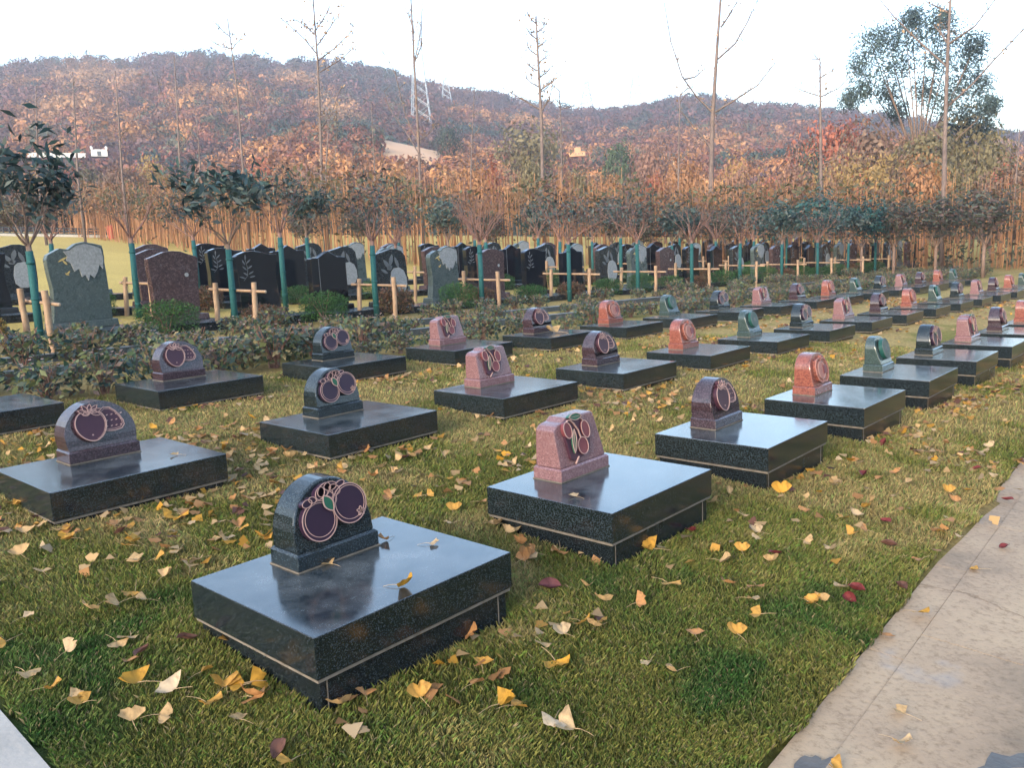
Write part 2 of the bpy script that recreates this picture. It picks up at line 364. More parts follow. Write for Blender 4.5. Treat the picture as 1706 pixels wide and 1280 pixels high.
hill('hill', dict(el=lambda az: .19+.03*np.sin(az*3)+.02*np.sin(az*7+1), R0=75., R1=150., drop=200., p=1.0), 1.26, 2*pi-1.26, 260, 30, mh, lambda A, R, X, Y: np.array((.030, .032, .022))*(.8+.4*fbm(X, Y, 9, 3)[:, None]))  # unseen ridge ring behind the camera, added to darken reflections in upright stone
# leaf cards: unit crown templates
def crown_cards(n, leaf, seed, shape='ball', stretch=1.0, shell=.45, up=0.0, ratio=.55, jit=.7):
    r = np.random.default_rng(seed); d = r.normal(size=(n, 3)); d /= np.linalg.norm(d, axis=1)[:, None]
    rad = (shell+(1-shell)*r.random(n))**.6
    lump = 1+.22*np.sin(3*d[:, 0]+seed)*np.sin(4*d[:, 1]+2*seed)+.16*np.sin(7*d[:, 2]+5*d[:, 0]+seed)
    P = d*(rad*lump)[:, None]; P[:, 2] *= stretch
    if shape == 'cone': k = (P[:, 2]/stretch+1)/2; P[:, :2] *= (1.15-.9*k)[:, None]
    nrm = d+r.normal(size=(n, 3))*jit; nrm[:, 2] += up; nrm /= np.linalg.norm(nrm, axis=1)[:, None]
    return cards(P, nrm, leaf*(.6+.8*r.random(n)), r, ratio)
def cards(P, nrm, size, r, ratio=.55):
    n = len(P); a = r.normal(size=(n, 3)); a -= nrm*(a*nrm).sum(1)[:, None]; a /= np.maximum(np.linalg.norm(a, axis=1), 1e-6)[:, None]
    b = np.cross(nrm, a); s = np.asarray(size)[:, None]
    bend = nrm*s*.18
    V = np.stack([P-a*s, P-b*s*ratio+bend, P+a*s, P+b*s*ratio+bend], 1).reshape(-1, 3)
    F = np.arange(n*4).reshape(n, 4); return V, F
def ptint(n, r, amp=.3): k = 1-amp/2+amp*r.random(n); return np.repeat(k, 4)[:, None]
TEM = [crown_cards(165, .165, 100+i, stretch=.95, shell=.72, jit=.38) for i in range(6)]
def scatter_wood(name, label, cat, pos, rad, colr, seed):
    r = np.random.default_rng(seed); VV = []; FF = []; CC = []; k = 0
    for i, (p_, q, c_) in enumerate(zip(pos, rad, colr)):
        V, F = TEM[r.integers(6)]; a = r.random()*6.28; ca, sa = cos(a), sin(a)
        W = V*np.array((q, q, q*(.85+.5*r.random())))
        W = np.stack([W[:, 0]*ca-W[:, 1]*sa, W[:, 0]*sa+W[:, 1]*ca, W[:, 2]], -1)+np.array(p_)
        VV.append(W); FF.append(F+k); k += len(V); CC.append(np.array(c_)*r.uniform(.7, 1.3)*ptint(len(F), r, .4))
    me = bigmesh(name, np.concatenate(VV), np.concatenate(FF), M['leaf'], np.concatenate(CC))
    return tag(link(name, me), label, cat, kind='stuff')
PAL = np.array([(.030, .050, .045), (.15, .055, .038), (.085, .045, .045), (.27, .12, .045), (.19, .085, .045), (.07, .07, .042), (.38, .19, .075), (.12, .052, .055)])
def pick(X, Y, hs, r, wts):
    f1 = fbm(X, Y, hs, 61); f2 = fbm(X+999, Y, hs*.5, 71); q = (f1*1.3+f2*.9+r.random(len(X))*.55); q = (q-q.min())/(q.max()-q.min())
    cum = np.cumsum(wts)/np.sum(wts); return np.minimum(np.searchsorted(cum, np.argsort(np.argsort(q))/len(q)), len(wts)-1)
r = np.random.default_rng(5)
# the far wooded hill
nf = 7000; az = r.uniform(-.80, .74, nf); R = 170+(524-170)*r.random(nf)**.62
z = hill_z(az, R, **H1); X, Y = np.sin(az)*R, np.cos(az)*R
order = [0, 7, 2, 1, 4, 5, 3, 6]; ci = pick(X, Y, 55, r, [1.5, 1.5, 2.0, 2.0, 1.2, .6, 1.0, .5]); colr = PAL[np.array(order)[ci]]
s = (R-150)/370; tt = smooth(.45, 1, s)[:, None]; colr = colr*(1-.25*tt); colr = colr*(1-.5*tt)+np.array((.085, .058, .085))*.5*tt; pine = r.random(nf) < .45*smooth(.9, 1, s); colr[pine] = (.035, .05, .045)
CLR = np.zeros(nf)
for a_, r_, wa_, wr_ in ((160, 430, .055, 75), (495, 430, .03, 50), (100, 330, .05, 40), (560, 330, .04, 40)): CLR = np.maximum(CLR, 1-smooth(.3, 1.1, np.hypot((az-azel(a_, 150)[0])/wa_, (R-r_)/wr_)))
CLR = (CLR*(r.random(nf) < .8))[:, None]; colr = colr*(1-CLR)+np.array((.34, .19, .10))*CLR
rad = r.uniform(2.2, 4.4, nf)*np.where(R > 440, .85, 1)
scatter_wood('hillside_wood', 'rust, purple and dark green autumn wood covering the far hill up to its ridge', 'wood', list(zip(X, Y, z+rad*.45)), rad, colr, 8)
# the nearer orange slope
nf = 3000; az = r.uniform(-.78, .72, nf); R = 108+(238-108)*r.random(nf)**.8; keep = earthmask(az, R) < .25; az, R = az[keep], R[keep]; nf = len(az)
z = hill_z(az, R, **H2); X, Y = np.sin(az)*R, np.cos(az)*R
ci = pick(X, Y, 28, r, [.6, .6, 1.6, 1.6, 2.0, 1.6, 1.3, 1.0]); colr = PAL[np.array([0, 5, 1, 4, 3, 4, 6, 2])[ci]]*1.05
rad = r.uniform(1.4, 3.0, nf)
scatter_wood('near_slope_wood', 'orange and olive scrub wood on the low slope in front of the hill', 'wood', list(zip(X, Y, z+rad*.35)), rad, colr, 9)
# ================================================================== GRAVES
ORD = 'first second third fourth fifth sixth seventh eighth ninth tenth eleventh twelfth thirteenth fourteenth fifteenth sixteenth seventeenth eighteenth nineteenth twentieth'.split()
def ordw(i):
    return ORD[i] if i < 20 else ('twenty-'+ORD[i-20] if i < 29 else ('thirtieth' if i == 29 else 'thirty-'+ORD[i-30]))
def circ(cx, cy, rx, ry=None, rot=0, n=30):
    ry = ry or rx; c, s = cos(rot), sin(rot)
    return [(cx+rx*cos(a)*c-ry*sin(a)*s, cy+rx*cos(a)*s+ry*sin(a)*c) for a in [2*pi*k/n for k in range(n)]]
def leafsh(cx, cy, L, W, rot, n=9):
    P = [(-L/2+L*k/(n-1), W/2*sin(pi*k/(n-1))**.8) for k in range(n)]; P += [(x, -y) for x, y in P[-2:0:-1]]
    c, s = cos(rot), sin(rot); return [(cx+x*c-y*s, cy+x*s+y*c) for x, y in P]
def heart(cx, cy, w_, h_, rot=0, n=30):
    P = []
    for k in range(n):
        a = 2*pi*k/n; x = sin(a); y = cos(a); x2 = x*(.5+.14*y)*w_; y2 = (y*.5+.04*cos(2*a))*h_; P.append((x2, y2))
    c, s = cos(rot), sin(rot); return [(cx+x*c-y*s, cy+x*s+y*c) for x, y in P]
class Face:
    """flat decoration raised from a sloping face: s along the face, t up it"""
    def __init__(f, xc, y0, z0, slope): f.o = (xc, y0, z0); f.a = math.atan(slope); f.mb = MB(); f.k = 1
    def p(f, s, t, h):
        s *= f.k; t *= f.k; a = f.a; return (f.o[0]+s, f.o[1]+t*sin(a)-h*cos(a), f.o[2]+t*cos(a)+h*sin(a))
    def solid(f, P, h0, h1, m):
        n = len(P); V = [f.p(s, t, h0) for s, t in P]+[f.p(s, t, h1) for s, t in P]
        f.mb.add(V, [tuple(range(n, 2*n))]+[(k, (k+1) % n, (k+1) % n+n, k+n) for k in range(n)], m)
    def ribbon(f, P, wd, h0, h1, m, closed=True):
        n = len(P); I = []; Oo = []
        for k in range(n):
            a = P[(k-1) % n] if closed or k else P[k]; b = P[(k+1) % n] if closed or k < n-1 else P[k]
            dx, dy = b[0]-a[0], b[1]-a[1]; l = hypot(dx, dy) or 1; nx, ny = -dy/l*wd/2, dx/l*wd/2
            I.append((P[k][0]+nx, P[k][1]+ny)); Oo.append((P[k][0]-nx, P[k][1]-ny))
        V = [f.p(*q, h1) for q in I]+[f.p(*q, h1) for q in Oo]+[f.p(*q, h0) for q in I]+[f.p(*q, h0) for q in Oo]
        F = []
        for k in range(n if closed else n-1):
            j = (k+1) % n; F += [(k, j, n+j, n+k), (k, 2*n+k, 2*n+j, j), (n+k, n+j, 3*n+j, 3*n+k)]
        f.mb.add(V, F, m)
def design(kind, f):
    so, rb = f.solid, f.ribbon
    if kind == 'round':      # 0 violet 1 line 2 green
        for cx, cy, r_, h in ((-.085, .105, .086, .024), (.085, .145, .088, .030)):
            so(circ(cx, cy, r_+.006, n=40), -.01, h, 0)
            rb(circ(cx, cy, r_+.004, n=40), .0045, h, h+.002, 1); rb(circ(cx+.002, cy+.004, r_-.008, r_-.010, n=40), .0028, h, h+.002, 1)
        so(circ(-.03, .215, .055, .035, .3), -.01, .022, 0)
        for q in ((-.135, .195, .026, .017, .2), (-.105, .205, .020, .014, -.3), (-.06, .225, .030, .022, .9), (-.035, .235, .040, .026, .5), (0, .245, .034, .02, 0), (.02, .225, .030, .022, -.6), (.055, .245, .024, .012, .2), (-.01, .205, .024, .016, 1.2), (.005, .18, .02, .014, 1.0)):
            so(circ(*q, n=18), -.005, .027, 0); rb(circ(*q, n=18), .0032, .029, .0312, 1)
        L = leafsh(-.028, .172, .085, .05, -1.1); so(L, 0, .032, 2); rb(L, .006, .032, .0345, 1)
        for k in range(5): a = k*2*pi/5+.3; rb(circ(.135+.012*cos(a), .095+.012*sin(a), .010, .006, a, 10), .004, .0318, .0342, 1)
    elif kind == 'straw':
        b2 = [(.005, .10), (.03, .08), (.08, .075), (.125, .082), (.145, .105), (.142, .135), (.125, .17), (.10, .205), (.07, .23), (.03, .235), (.0, .215), (-.01, .17)]
        so(b2, -.01, .020, 0); rb(b2, .006, .020, .0225, 1); rb([(x*.86+.01, y*.86+.022) for x, y in b2], .003, .020, .0222, 1)
        for k in range(12):
            x, y = .035+.03*(k % 4)+.006*(k//4), .108+.037*(k//4); so(circ(x, y, .007, .0035, .4, 8), .018, .0228, 1)
        h1 = heart(-.062, .125, .185, .205, .12, 34); so(h1, -.01, .028, 0); rb(h1, .0065, .028, .031, 1); rb([(x*.93-.006, y*.93+.008) for x, y in h1[4:17]], .003, .028, .0305, 1, False)
        so(circ(-.075, .20, .006, .005, 0, 8), .026, .031, 1); so(circ(-.065, .07, .006, .005, 0, 8), .026, .031, 1)
        for a, l in ((-.5, .07), (.15, .075), (.75, .07), (1.5, .06), (2.3, .07), (3.0, .075), (3.6, .05)):
            L = leafsh(-.058+l/2*cos(a), .218+l/2*sin(a)*.7, l, .026, a*.9); so(L, 0, .031, 0); rb(L, .0042, .031, .034, 1)
    elif kind == 'cherry':
        so([(-.125, .03), (-.09, .01), (.0, .03), (.06, .06), (.085, .13), (.08, .2), (.03, .25), (-.06, .27), (-.13, .24), (-.145, .19)], -.01, .016, 0)
        for q in ((-.118, .195, .034, .048, .2), (-.005, .085, .046, .050, 0), (.045, .175, .036, .052, .15)):
            so(circ(*q, n=26), 0, .025, 1); rb(circ(*q, n=26), .005, .025, .028, 2)
        for P in ([(-.01, .135), (-.02, .18), (-.05, .225), (-.08, .25)], [(.045, .225), (.02, .245), (-.04, .25), (-.08, .25)], [(-.118, .24), (-.10, .25), (-.08, .25)], [(-.06, .03), (-.10, -.005)]): rb(P, .005, .016, .026, 2, False)
        for q in ((-.03, .262, .12, .040, -.05), (-.078, .125, .14, .036, 1.35)):
            L = leafsh(*q); so(L, 0, .027, 3); rb(L, .004, .027, .030, 2); rb([L[0], L[8]], .002, .027, .0295, 2, False)
    elif kind == 'red':
        A = [(0, .02), (.05, .012), (.10, .04), (.128, .10), (.122, .165), (.085, .215), (.035, .225), (0, .205), (-.035, .23), (-.09, .215), (-.128, .16), (-.125, .09), (-.09, .035), (-.045, .012)]
        so(A, -.01, .022, 0); rb(A, .014, .022, .030, 1)
        so(circ(-.015, .12, .085, .085, 0, 24), .0, .028, 1); rb(circ(-.015, .12, .07, .075, 0, 24), .005, .028, .031, 2)
        so([(.015, .085), (.085, .085), (.085, .16), (.015, .16)], 0, .034, 3); so([(0, .205), (.012, .205), (.03, .25), (.018, .252)], 0, .03, 0)
    else:
        so(circ(0, .125, .105, .112, 0, 36), -.01, .030, 0); rb(circ(0, .125, .10, .107, 0, 36), .006, .030, .033, 1); rb(circ(0, .125, .082, .088, 0, 36), .003, .030, .032, 1)
        for k in range(14):
            a = k*2*pi/14; rb([(.03*cos(a), .125+.03*sin(a)), (.072*cos(a+.2), .125+.076*sin(a+.2))], .003, .030, .032, 1, False)
        so(circ(0, .125, .026, .028, 0, 14), .02, .033, 1)
DM = dict(round=['plum_black', 'pinkpaint', 'greenpaint'], straw=['plum', 'pinkpaint'], cherry=['plum', 'maroon', 'pinkpaint', 'greenpaint'], red=['g_red', 'rosepaint', 'pinkpaint', 'maroon'], green=['tealpaint', 'etch'])
def arch(w_, h_, sq=2.3, n=22, flat=.30):
    P = [(-w_/2, 0)]; P = [(w_/2, 0)]
    for k in range(n+1):
        a = pi*k/n; x = cos(a); y = sin(a); P.append((w_/2*math.copysign(abs(x)**(2/sq), x), h_*flat+h_*(1-flat)*abs(y)**(2/sq)))
    P.append((-w_/2, 0)); return P
def extrude_face(mb, P, xc, z0, yf, yb, m=0, rows=1):
    """solid with outline P=(x,z); its front face follows yf(z), its back yb"""
    n = len(P); V = [(xc+x, yf(z), z0+z) for x, z in P]+[(xc+x, yb, z0+z) for x, z in P]
    V0 = V; F = [tuple(range(n-1, -1, -1)), tuple(range(n, 2*n))]+[(k, (k+1) % n, (k+1) % n+n, k+n) for k in range(n)]
    mb.add(V, F, m)
KINDS = dict(
    round=('g_round', 'dark stone with two round violet fruits'),
    straw=('g_straw', 'purple-brown stone with two strawberries'),
    cherry=('g_cherry', 'pink shouldered stone with plums'),
    red=('g_red', 'orange-red stone with an apple relief'),
    green=('g_green', 'grey-green flared stone with a teal disc'))
HZ = .27                                     # slab top above the grave's origin
def make_grave(kind):
    root = empty('grave', (0, 0, 0)); gm, _ = KINDS[kind]; gm = M[gm]
    b = MB(); b.box(.022, .022, -.15, GW-.022, GD-.022, HZ-.176); base = link('base', b.mesh('base', M['black_side'], bevel=.003), root)
    for x in (.05, GW-.075): b = MB(); b.box(x, .0195, -.15, x+.004, .0215, HZ-.177); link('joint_line', b.mesh('joint_line', M['mortar']), base)
    b = MB(); b.box(.007, .007, HZ-.175, GW-.007, GD-.007, HZ-.161); link('mortar_bed', b.mesh('mortar_bed', M['mortar']), root)
    b = MB(); b.box(0, 0, HZ-.16, GW, GD, HZ); link('slab', b.mesh('slab', M['black'], bevel=.004), root)
    px0, px1, py0, py1, ph = .312, .738, .548, .755, .078
    if kind == 'green': px0, px1, py0, py1 = .33, .70, .55, .75
    if kind == 'red': px0, px1 = .325, .715
    if kind == 'cherry': px0, px1 = .285, .75
    xc = (px0+px1)/2; z0 = HZ+ph; hw = px1-px0
    b = MB(); b.box(px0-.004, py0-.004, HZ+.0005, px1+.004, py1+.004, HZ+.006)
    mortar = b.mesh('mortar_line', M['mortar'])
    b = MB(); b.box(px0, py0, HZ+.006, px1, py1, z0-.010); b.box(px0, py0, z0-.010, px1, py1, z0, top=(.010, .012, .010, .004))
    pl = link('plinth', b.mesh('plinth', gm, bevel=.003), root); link('mortar_line', mortar, pl)
    b = MB(); k = .22; y0 = py0+.016
    if kind == 'cherry':
        P = [(-.218, 0), (.218, 0), (.205, .10), (.178, .258), (.162, .270), (-.085, .272), (-.12, .248), (-.155, .244), (-.185, .236), (-.212, .212)][::1]
        extrude_face(b, P, xc, z0, lambda z: y0+k*z, py1-.008); hh = .28
    elif kind == 'green':
        P = arch(hw-.03, .285, 2.6, flat=.45); Q = []
        k = .30; y0 = py0+.012
        n = len(P); rows = [0, .04, .08, .13, .19, .30]
        yf = lambda z: y0+.03*min(1, z/.11)**.6+.17*z if z < .11 else y0+.03+.17*.11+.34*(z-.11)
        extrude_face(b, P, xc, z0, yf, py1-.006)
    else:
        P = arch(hw-.022 if kind != 'straw' else hw+.01, .276 if kind != 'red' else .285, 2.0 if kind != 'red' else 2.5, flat=.20 if kind != 'red' else .42)
        if kind == 'straw': P = [(x*(.93+.07*min(1, z/.10)), z) for x, z in P[:1]+[(P[0][0], .03), (P[0][0], .06)]+P[1:-1]+[(P[-1][0], .06), (P[-1][0], .03)]+P[-1:]]
        extrude_face(b, P, xc, z0, lambda z: y0+k*z, py1-.008)
    hs = link('headstone', b.mesh('headstone', gm, smooth=False, bevel=.008, bevel_ang=40), root)
    f = Face(xc, y0 if kind != 'green' else y0+.012, z0+(.012 if kind != 'green' else .03), k if kind != 'green' else .26); f.k = .95 if kind in ('round', 'straw') else 1; design(kind, f)
    link({'round': 'round_fruit_relief', 'straw': 'strawberry_relief', 'cherry': 'plum_relief', 'red': 'apple_relief', 'green': 'disc_relief'}[kind], f.mb.mesh('relief', [M[q] for q in DM[kind]]), hs)
    return root
SEQ = ['round', 'cherry', 'straw', 'red', 'green']; proto = {}
ROWNAME = ['row beside the path', 'middle row', 'row along the roses']
for j, rng_i in enumerate((range(0, 9), range(0, 17), range(0, 17))):
    for i in rng_i:
        ii = i-(j == 2)
        kind = SEQ[i % 5] if j == 0 else (['straw']+['round', 'cherry', 'straw', 'red', 'green']*5)[ii] if ii > 0 else ('straw' if ii == 0 else 'green')
        if kind not in proto: proto[kind] = g = make_grave(kind)
        else: g = copy_tree(proto[kind])
        u, v = ROWO[j]+i*SP, ROWV[j]; X, Y = xy(u, v); z = top(u, v)-HZ
        g.location = (X, Y, z); g.rotation_euler = (0, 0, TH+RAD(random.uniform(-.7, .7))*(i > 1))
        nth = i
        where = {(0, 0): 'nearest grave, leaves on its slab', (0, 1): 'second grave of the row beside the path', (2, 0): 'at the left edge, nearest slab of the row along the roses'}.get((j, i), f'{ordw(nth)} grave of the {ROWNAME[j]}')
        tag(g, (KINDS[kind][1]+', '+where) if (j, i) != (2, 0) else 'black granite grave slab '+where, 'grave', 'grave slabs with fruit headstones on the lawn')

# ================================================================== MONUMENT ROWS
def outline(t):
    if t == 0: return [(-.44, 0), (-.40, .30), (-.39, .55), (-.42, .85), (-.43, 1.02), (-.40, 1.10), (-.22, 1.20), (-.10, 1.18), (.02, 1.27), (.15, 1.30), (.30, 1.26), (.40, 1.22), (.425, 1.05), (.41, .85), (.43, .5), (.44, 0)]
    if t == 1: return [(-.38, 0), (-.40, .5), (-.43, .95), (-.43, 1.10), (-.38, 1.12), (-.28, 1.16), (-.14, 1.22), (0, 1.235), (.14, 1.22), (.28, 1.16), (.40, 1.12), (.43, 1.08), (.41, .8), (.39, .5), (.38, 0)]
    if t == 2: return [(-.40, 0), (-.39, .6), (-.42, 1.12), (-.36, 1.17), (-.22, 1.22), (-.05, 1.235), (.10, 1.20), (.25, 1.15), (.42, 1.15), (.41, 1.0), (.36, .8), (.37, .5), (.41, .2), (.42, 0)]
    if t == 3: return [(-.42, 0), (-.42, 1.08), (-.38, 1.10), (-.24, 1.10), (0, 1.25), (.24, 1.10), (.26, 1.12), (.42, 1.10), (.42, 0)]
    return [(-.41, 0), (-.42, .6), (-.42, 1.10), (-.38, 1.14), (-.15, 1.20), (.0, 1.25), (.15, 1.25), (.30, 1.20), (.40, 1.08), (.43, .8), (.43, .35), (.41, 0)]
MONT = {0: ('mon_green', 'grey-green gravestone with a pale rugged top relief'), 1: ('mon_brown', 'red-brown gravestone with a curved shouldered top'), 2: ('mon_black', 'black wavy-topped gravestone with an etched sprig'), 3: ('mon_black', 'plain black gravestone with a gabled top'), 4: ('mon_dark', 'dark gravestone with a pale egg-shaped figure relief')}
def make_mon(t):
    root = empty('gravestone', (0, 0, 0)); gm = M[MONT[t][0]]
    b = MB(); b.box(-.60, -.95, -.15, .60, .22, .10); link('ground_slab', b.mesh('ground_slab', M['mon_dark'], bevel=.006), root)
    b = MB(); b.box(-.50, -.16, .102, .50, .16, .20, top=(.01, .01, .01, .01)); link('plinth', b.mesh('plinth', gm, bevel=.005), root)
    b = MB(); P = [(x, z*.86) for x, z in outline(t)][::-1]
    extrude_face(b, P[::-1], 0, .20, lambda z: -.085+.02*z, .075); hs = link('headstone', b.mesh('headstone', gm, bevel=.008, bevel_ang=25), root)
    f = Face(0, -.085, .20, .02); so, rb = f.solid, f.ribbon; k = .86
    def sc(P): return [(x, y*k) for x, y in P]
    if t == 0:
        so(sc([(-.18, 1.15), (-.08, 1.16), (.02, 1.235), (.15, 1.265), (.29, 1.225), (.375, 1.18), (.40, 1.02), (.375, .84), (.33, .92), (.29, .80), (.23, .70), (.17, .76), (.14, .66), (.10, .76), (.05, .72), (.02, .86), (-.05, .82), (-.09, .95), (-.15, 1.0), (-.13, 1.07)]), -.01, .018, 0)
        so(sc(leafsh(-.20, 1.02, .16, .03, .5)), 0, .006, 1); so(sc(leafsh(-.17, .97, .10, .03, -.9)), 0, .006, 1); so(sc(leafsh(-.14, .80, .09, .025, .9)), 0, .006, 1); so(sc(leafsh(-.16, .78, .07, .025, -.6)), 0, .006, 1)
        mats = ['relief_pale', 'gold']; nm = 'mountain_relief'
    elif t == 2:
        rb(sc([(-.30, .62), (-.22, .72), (-.20, .88), (-.24, 1.08)]), .008, 0, .003, 0, False)
        for x, y, a in ((-.27, 1.0, 2.0), (-.17, 1.02, .8), (-.26, .88, 2.3), (-.15, .90, .6), (-.25, .76, 2.5), (-.14, .78, .5), (-.23, 1.1, 1.5), (-.12, .70, .2), (-.32, .69, 2.8)): so(sc(leafsh(x, y, .12, .03, a)), 0, .003, 0)
        mats = ['etch']; nm = 'etched_sprig'
    elif t == 3:
        rb(sc([(-.24, 1.08), (-.24, .03)]), .012, 0, .004, 0, False); mats = ['etch']; nm = 'groove_line'
    elif t == 4:
        so(sc([(-.02, .70), (.06, .78), (.20, .80), (.32, .72), (.39, .55), (.395, .35), (.33, .2), (.20, .13), (.05, .14), (-.04, .25), (-.06, .45)]), -.01, .012, 0)
        for q in ((-.12, .88, .30, .10, 2.2), (.0, .98, .30, .10, 1.3), (-.20, .72, .22, .07, 2.6), (.15, .92, .30, .09, 1.9), (-.05, .80, .16, .12, .5)): so(sc(leafsh(*q)), 0, .006, 1)
        mats = ['relief_pale', 'etch']; nm = 'figure_relief'
    else:
        so(circ(.20, .66, .035, .035, 0, 14), 0, .008, 0); mats = ['relief_pale']; nm = 'round_photo_plate'
    link(nm, f.mb.mesh(nm, [M[q] for q in mats]), hs)
    return root
mproto = {}
MROW = [('front', 11.5, 3.769, 1.576, -1, 28, 0), ('middle', 14.8, 6.6, 1.58, -3, 27, 1), ('back', 18.4, 8.23, 1.56, -4, 26, 1)]
for nm, v, u0, s_, k0, k1, sh in MROW:
    for k in range(k0, k1):
        t_ = (k+sh) % 5
        if nm == 'middle' and k == -2: t_ = 2
        if nm == 'middle' and k == -3: continue
        if t_ not in mproto: mproto[t_] = g = make_mon(t_)
        else: g = copy_tree(mproto[t_])
        u = u0+s_*k+random.uniform(-.03, .03); X, Y = xy(u, v); g.location = (X, Y, gzf(X, Y)-.01); sc_ = random.uniform(.985, 1.02)
        g.rotation_euler = (0, 0, TH+RAD(random.uniform(-.6, .6))); g.scale = (sc_, 1, sc_*(1.08 if (nm, k) == ('front', 0) else 1))
        tag(g, f'{MONT[t_][1]}, {ordw(k-k0)} in the {nm} row', 'gravestone', f'upright gravestones in the {nm} row')
        if len(g['label'].split()) > 16: g['label'] = g['label'].replace(' gravestone row', ' row')

# low granite kerbs on both sides of the bed behind the rose hedge
for v, nm in ((7.75, 'nearer the grave slabs'), (8.85, 'nearer the gravestones')):
    for q, (ua, ub) in enumerate(((-3, 12), (12.004, 27), (27.004, 44))):
        b = MB(); n_ = 10
        for i in range(n_):
            a0, a1 = ua+(ub-ua)*i/n_, ua+(ub-ua)*(i+1)/n_-.004
            P = [(a0, v), (a1, v), (a1, v+.12), (a0, v+.12)]; T = [(*xy(*p_), gzf(*xy(*p_))+.10) for p_ in P]; B = [(x, y, z-.25) for x, y, z in T]
            b.add(T+B, [(0, 1, 2, 3), (7, 6, 5, 4)]+[(j, j+4, (j+1) % 4+4, (j+1) % 4) for j in range(4)])
        me = b.mesh('granite_kerb', M['kerb']); bm = bmesh.new(); bm.from_mesh(me); bmesh.ops.recalc_face_normals(bm, faces=bm.faces); bm.to_mesh(me); bm.free()
        tag(link('granite_kerb', me), f'low dark granite kerb {nm}, its {("near", "middle", "far")[q]} stretch', 'kerb', 'granite kerbs edging the planted bed')
# ================================================================== PLANTS NEAR THE GRAVESTONES
def branches(mb, P, d, L, r0, depth, tips, R, m=0, n=6, spread=.55, upw=.25, kids=3, shrink=.68, c=None, minr=.004, segs=4):
    """one limb as a tapered bent tube, then its forks"""
    pts = [P]; rad = [r0]; dd = d.copy(); p = P.copy()
    for i in range(segs):
        dd = (dd+Vector((R.gauss(0, .10), R.gauss(0, .10), R.gauss(0, .05)+upw*.12))).normalized(); p = p+dd*(L/segs); pts.append(p.copy()); rad.append(max(minr, r0*(1-.45*(i+1)/segs)))
    mb.tube(pts, rad, n, m, c, cap=False)
    tips.append((p.copy(), depth, dd.copy()))
    if depth <= 0: return
    for k in range(kids):
        a = 2*pi*(k+R.random()*.6)/kids; base = pts[-1] if k == 0 else pts[R.randint(max(1, segs-2), segs)]
        ax = dd.cross(Vector((cos(a), sin(a), .3))).normalized(); nd = (Matrix.Rotation(spread*R.uniform(.6, 1.2), 3, ax) @ dd); nd.z += upw; nd.normalize()
        branches(mb, base.copy(), nd, L*shrink*R.uniform(.8, 1.15), rad[-1]*.9, depth-1, tips, R, m, max(4, n-1), spread, upw, kids, shrink, c, minr, segs)
def leaves_at(tips, R, per, size, rad, pal, droop=.3, ratio=.35, lo=0):
    r = np.random.default_rng(R.randint(0, 9999)); P = []; C = []
    for p, dep, d in tips:
        if dep > lo: continue
        for k in range(per):
            P.append(np.array(p)+r.normal(size=3)*rad*.6); C.append(pal[r.integers(len(pal))])
    P = np.array(P); n = len(P); nrm = r.normal(size=(n, 3))*.7; nrm[:, 2] += .8; nrm /= np.linalg.norm(nrm, axis=1)[:, None]
    V, F = cards(P, nrm, size*(.7+.6*r.random(n)), r, ratio); return V, F, np.repeat(np.array(C), 4, 0)*ptint(n, r, .5)
DG = [(.035, .066, .068), (.045, .085, .08), (.06, .095, .085), (.022, .040, .042), (.10, .12, .11)]
PB = [(.11, .07, .07), (.085, .065, .07), (.15, .09, .07), (.06, .06, .05)]
def young_tree(seed, style):
    """origin at the ground"""
    R = random.Random(seed); root = empty('young_tree', (0, 0, 0)); mb = MB(); tips = []
    H = 1.50; mb.tube([(0, 0, -.1), (.01, 0, .7), (0, .01, H)], [.045, .042, .038], 8)
    nb = {'leafy': 6, 'bare': 7, 'thin': 6}[style]
    for k in range(nb):
        a = 2*pi*k/nb+R.uniform(-.3, .3); tilt = R.uniform(.30, .80); d = Vector((sin(tilt)*cos(a), sin(tilt)*sin(a), cos(tilt)))
        branches(mb, Vector((0, 0, H-.08+.03*k/nb)), d, R.uniform(.36, .58), .019, 3, tips, R, 0, 5, .36, .14, 2, .72, None, .0045, 4)
    link('trunk', mb.mesh('trunk', M['twig'] if style != 'leafy' else M['bark'], smooth=True), root)
    mb = MB(); mb.tube([(0, 0, .02), (.01, 0, .7), (0, .01, 1.38)], [.056, .052, .048], 10)
    for q in (.25, .7, 1.2): mb.tube([(0.005, 0, q), (0.005, 0, q+.03)], [.059, .058], 10)
    link('trunk_wrap', mb.mesh('trunk_wrap', M['wrap'], smooth=True), root)
    if style == 'leafy': V, F, C = leaves_at([q for q in tips if q[0].z > 1.95], R, 8, .098, .21, DG, lo=1)
    elif style == 'thin': V, F, C = leaves_at(tips, R, 4, .065, .15, PB+DG, lo=2)
    else: V, F, C = leaves_at(tips, R, 1, .035, .06, PB)
    link('crown', bigmesh('crown', V, F, M['leaf'], C), root)
    return root
YT = {}
def put_young(style, var, u, v, s_, label, group):
    key = (style, var)
    if key not in YT: YT[key] = g = young_tree({'leafy': 10, 'bare': 20, 'thin': 30}[style]+var, style)
    else: g = copy_tree(YT[key])
    X, Y = xy(u, v); g.location = (X, Y, gzf(X, Y)); g.rotation_euler = (0, 0, random.uniform(0, 6.28)); g.scale = (s_, s_, s_); tag(g, label, 'tree', group)
T1 = [2.66, 5.61, 8.54, 11.41, 14.46, 17.43, 20.28, 23.3, 26.4, 29.5, 32.6, 35.7]
ST1 = ['leafy', 'leafy', 'thin', 'bare', 'thin', 'thin', 'bare', 'thin', 'leafy', 'thin', 'leafy', 'leafy']
DS = {'leafy': 'broadleaf tree with dark green leaves', 'bare': 'vase-shaped tree almost bare of leaves', 'thin': 'twiggy tree with few purple-brown leaves'}
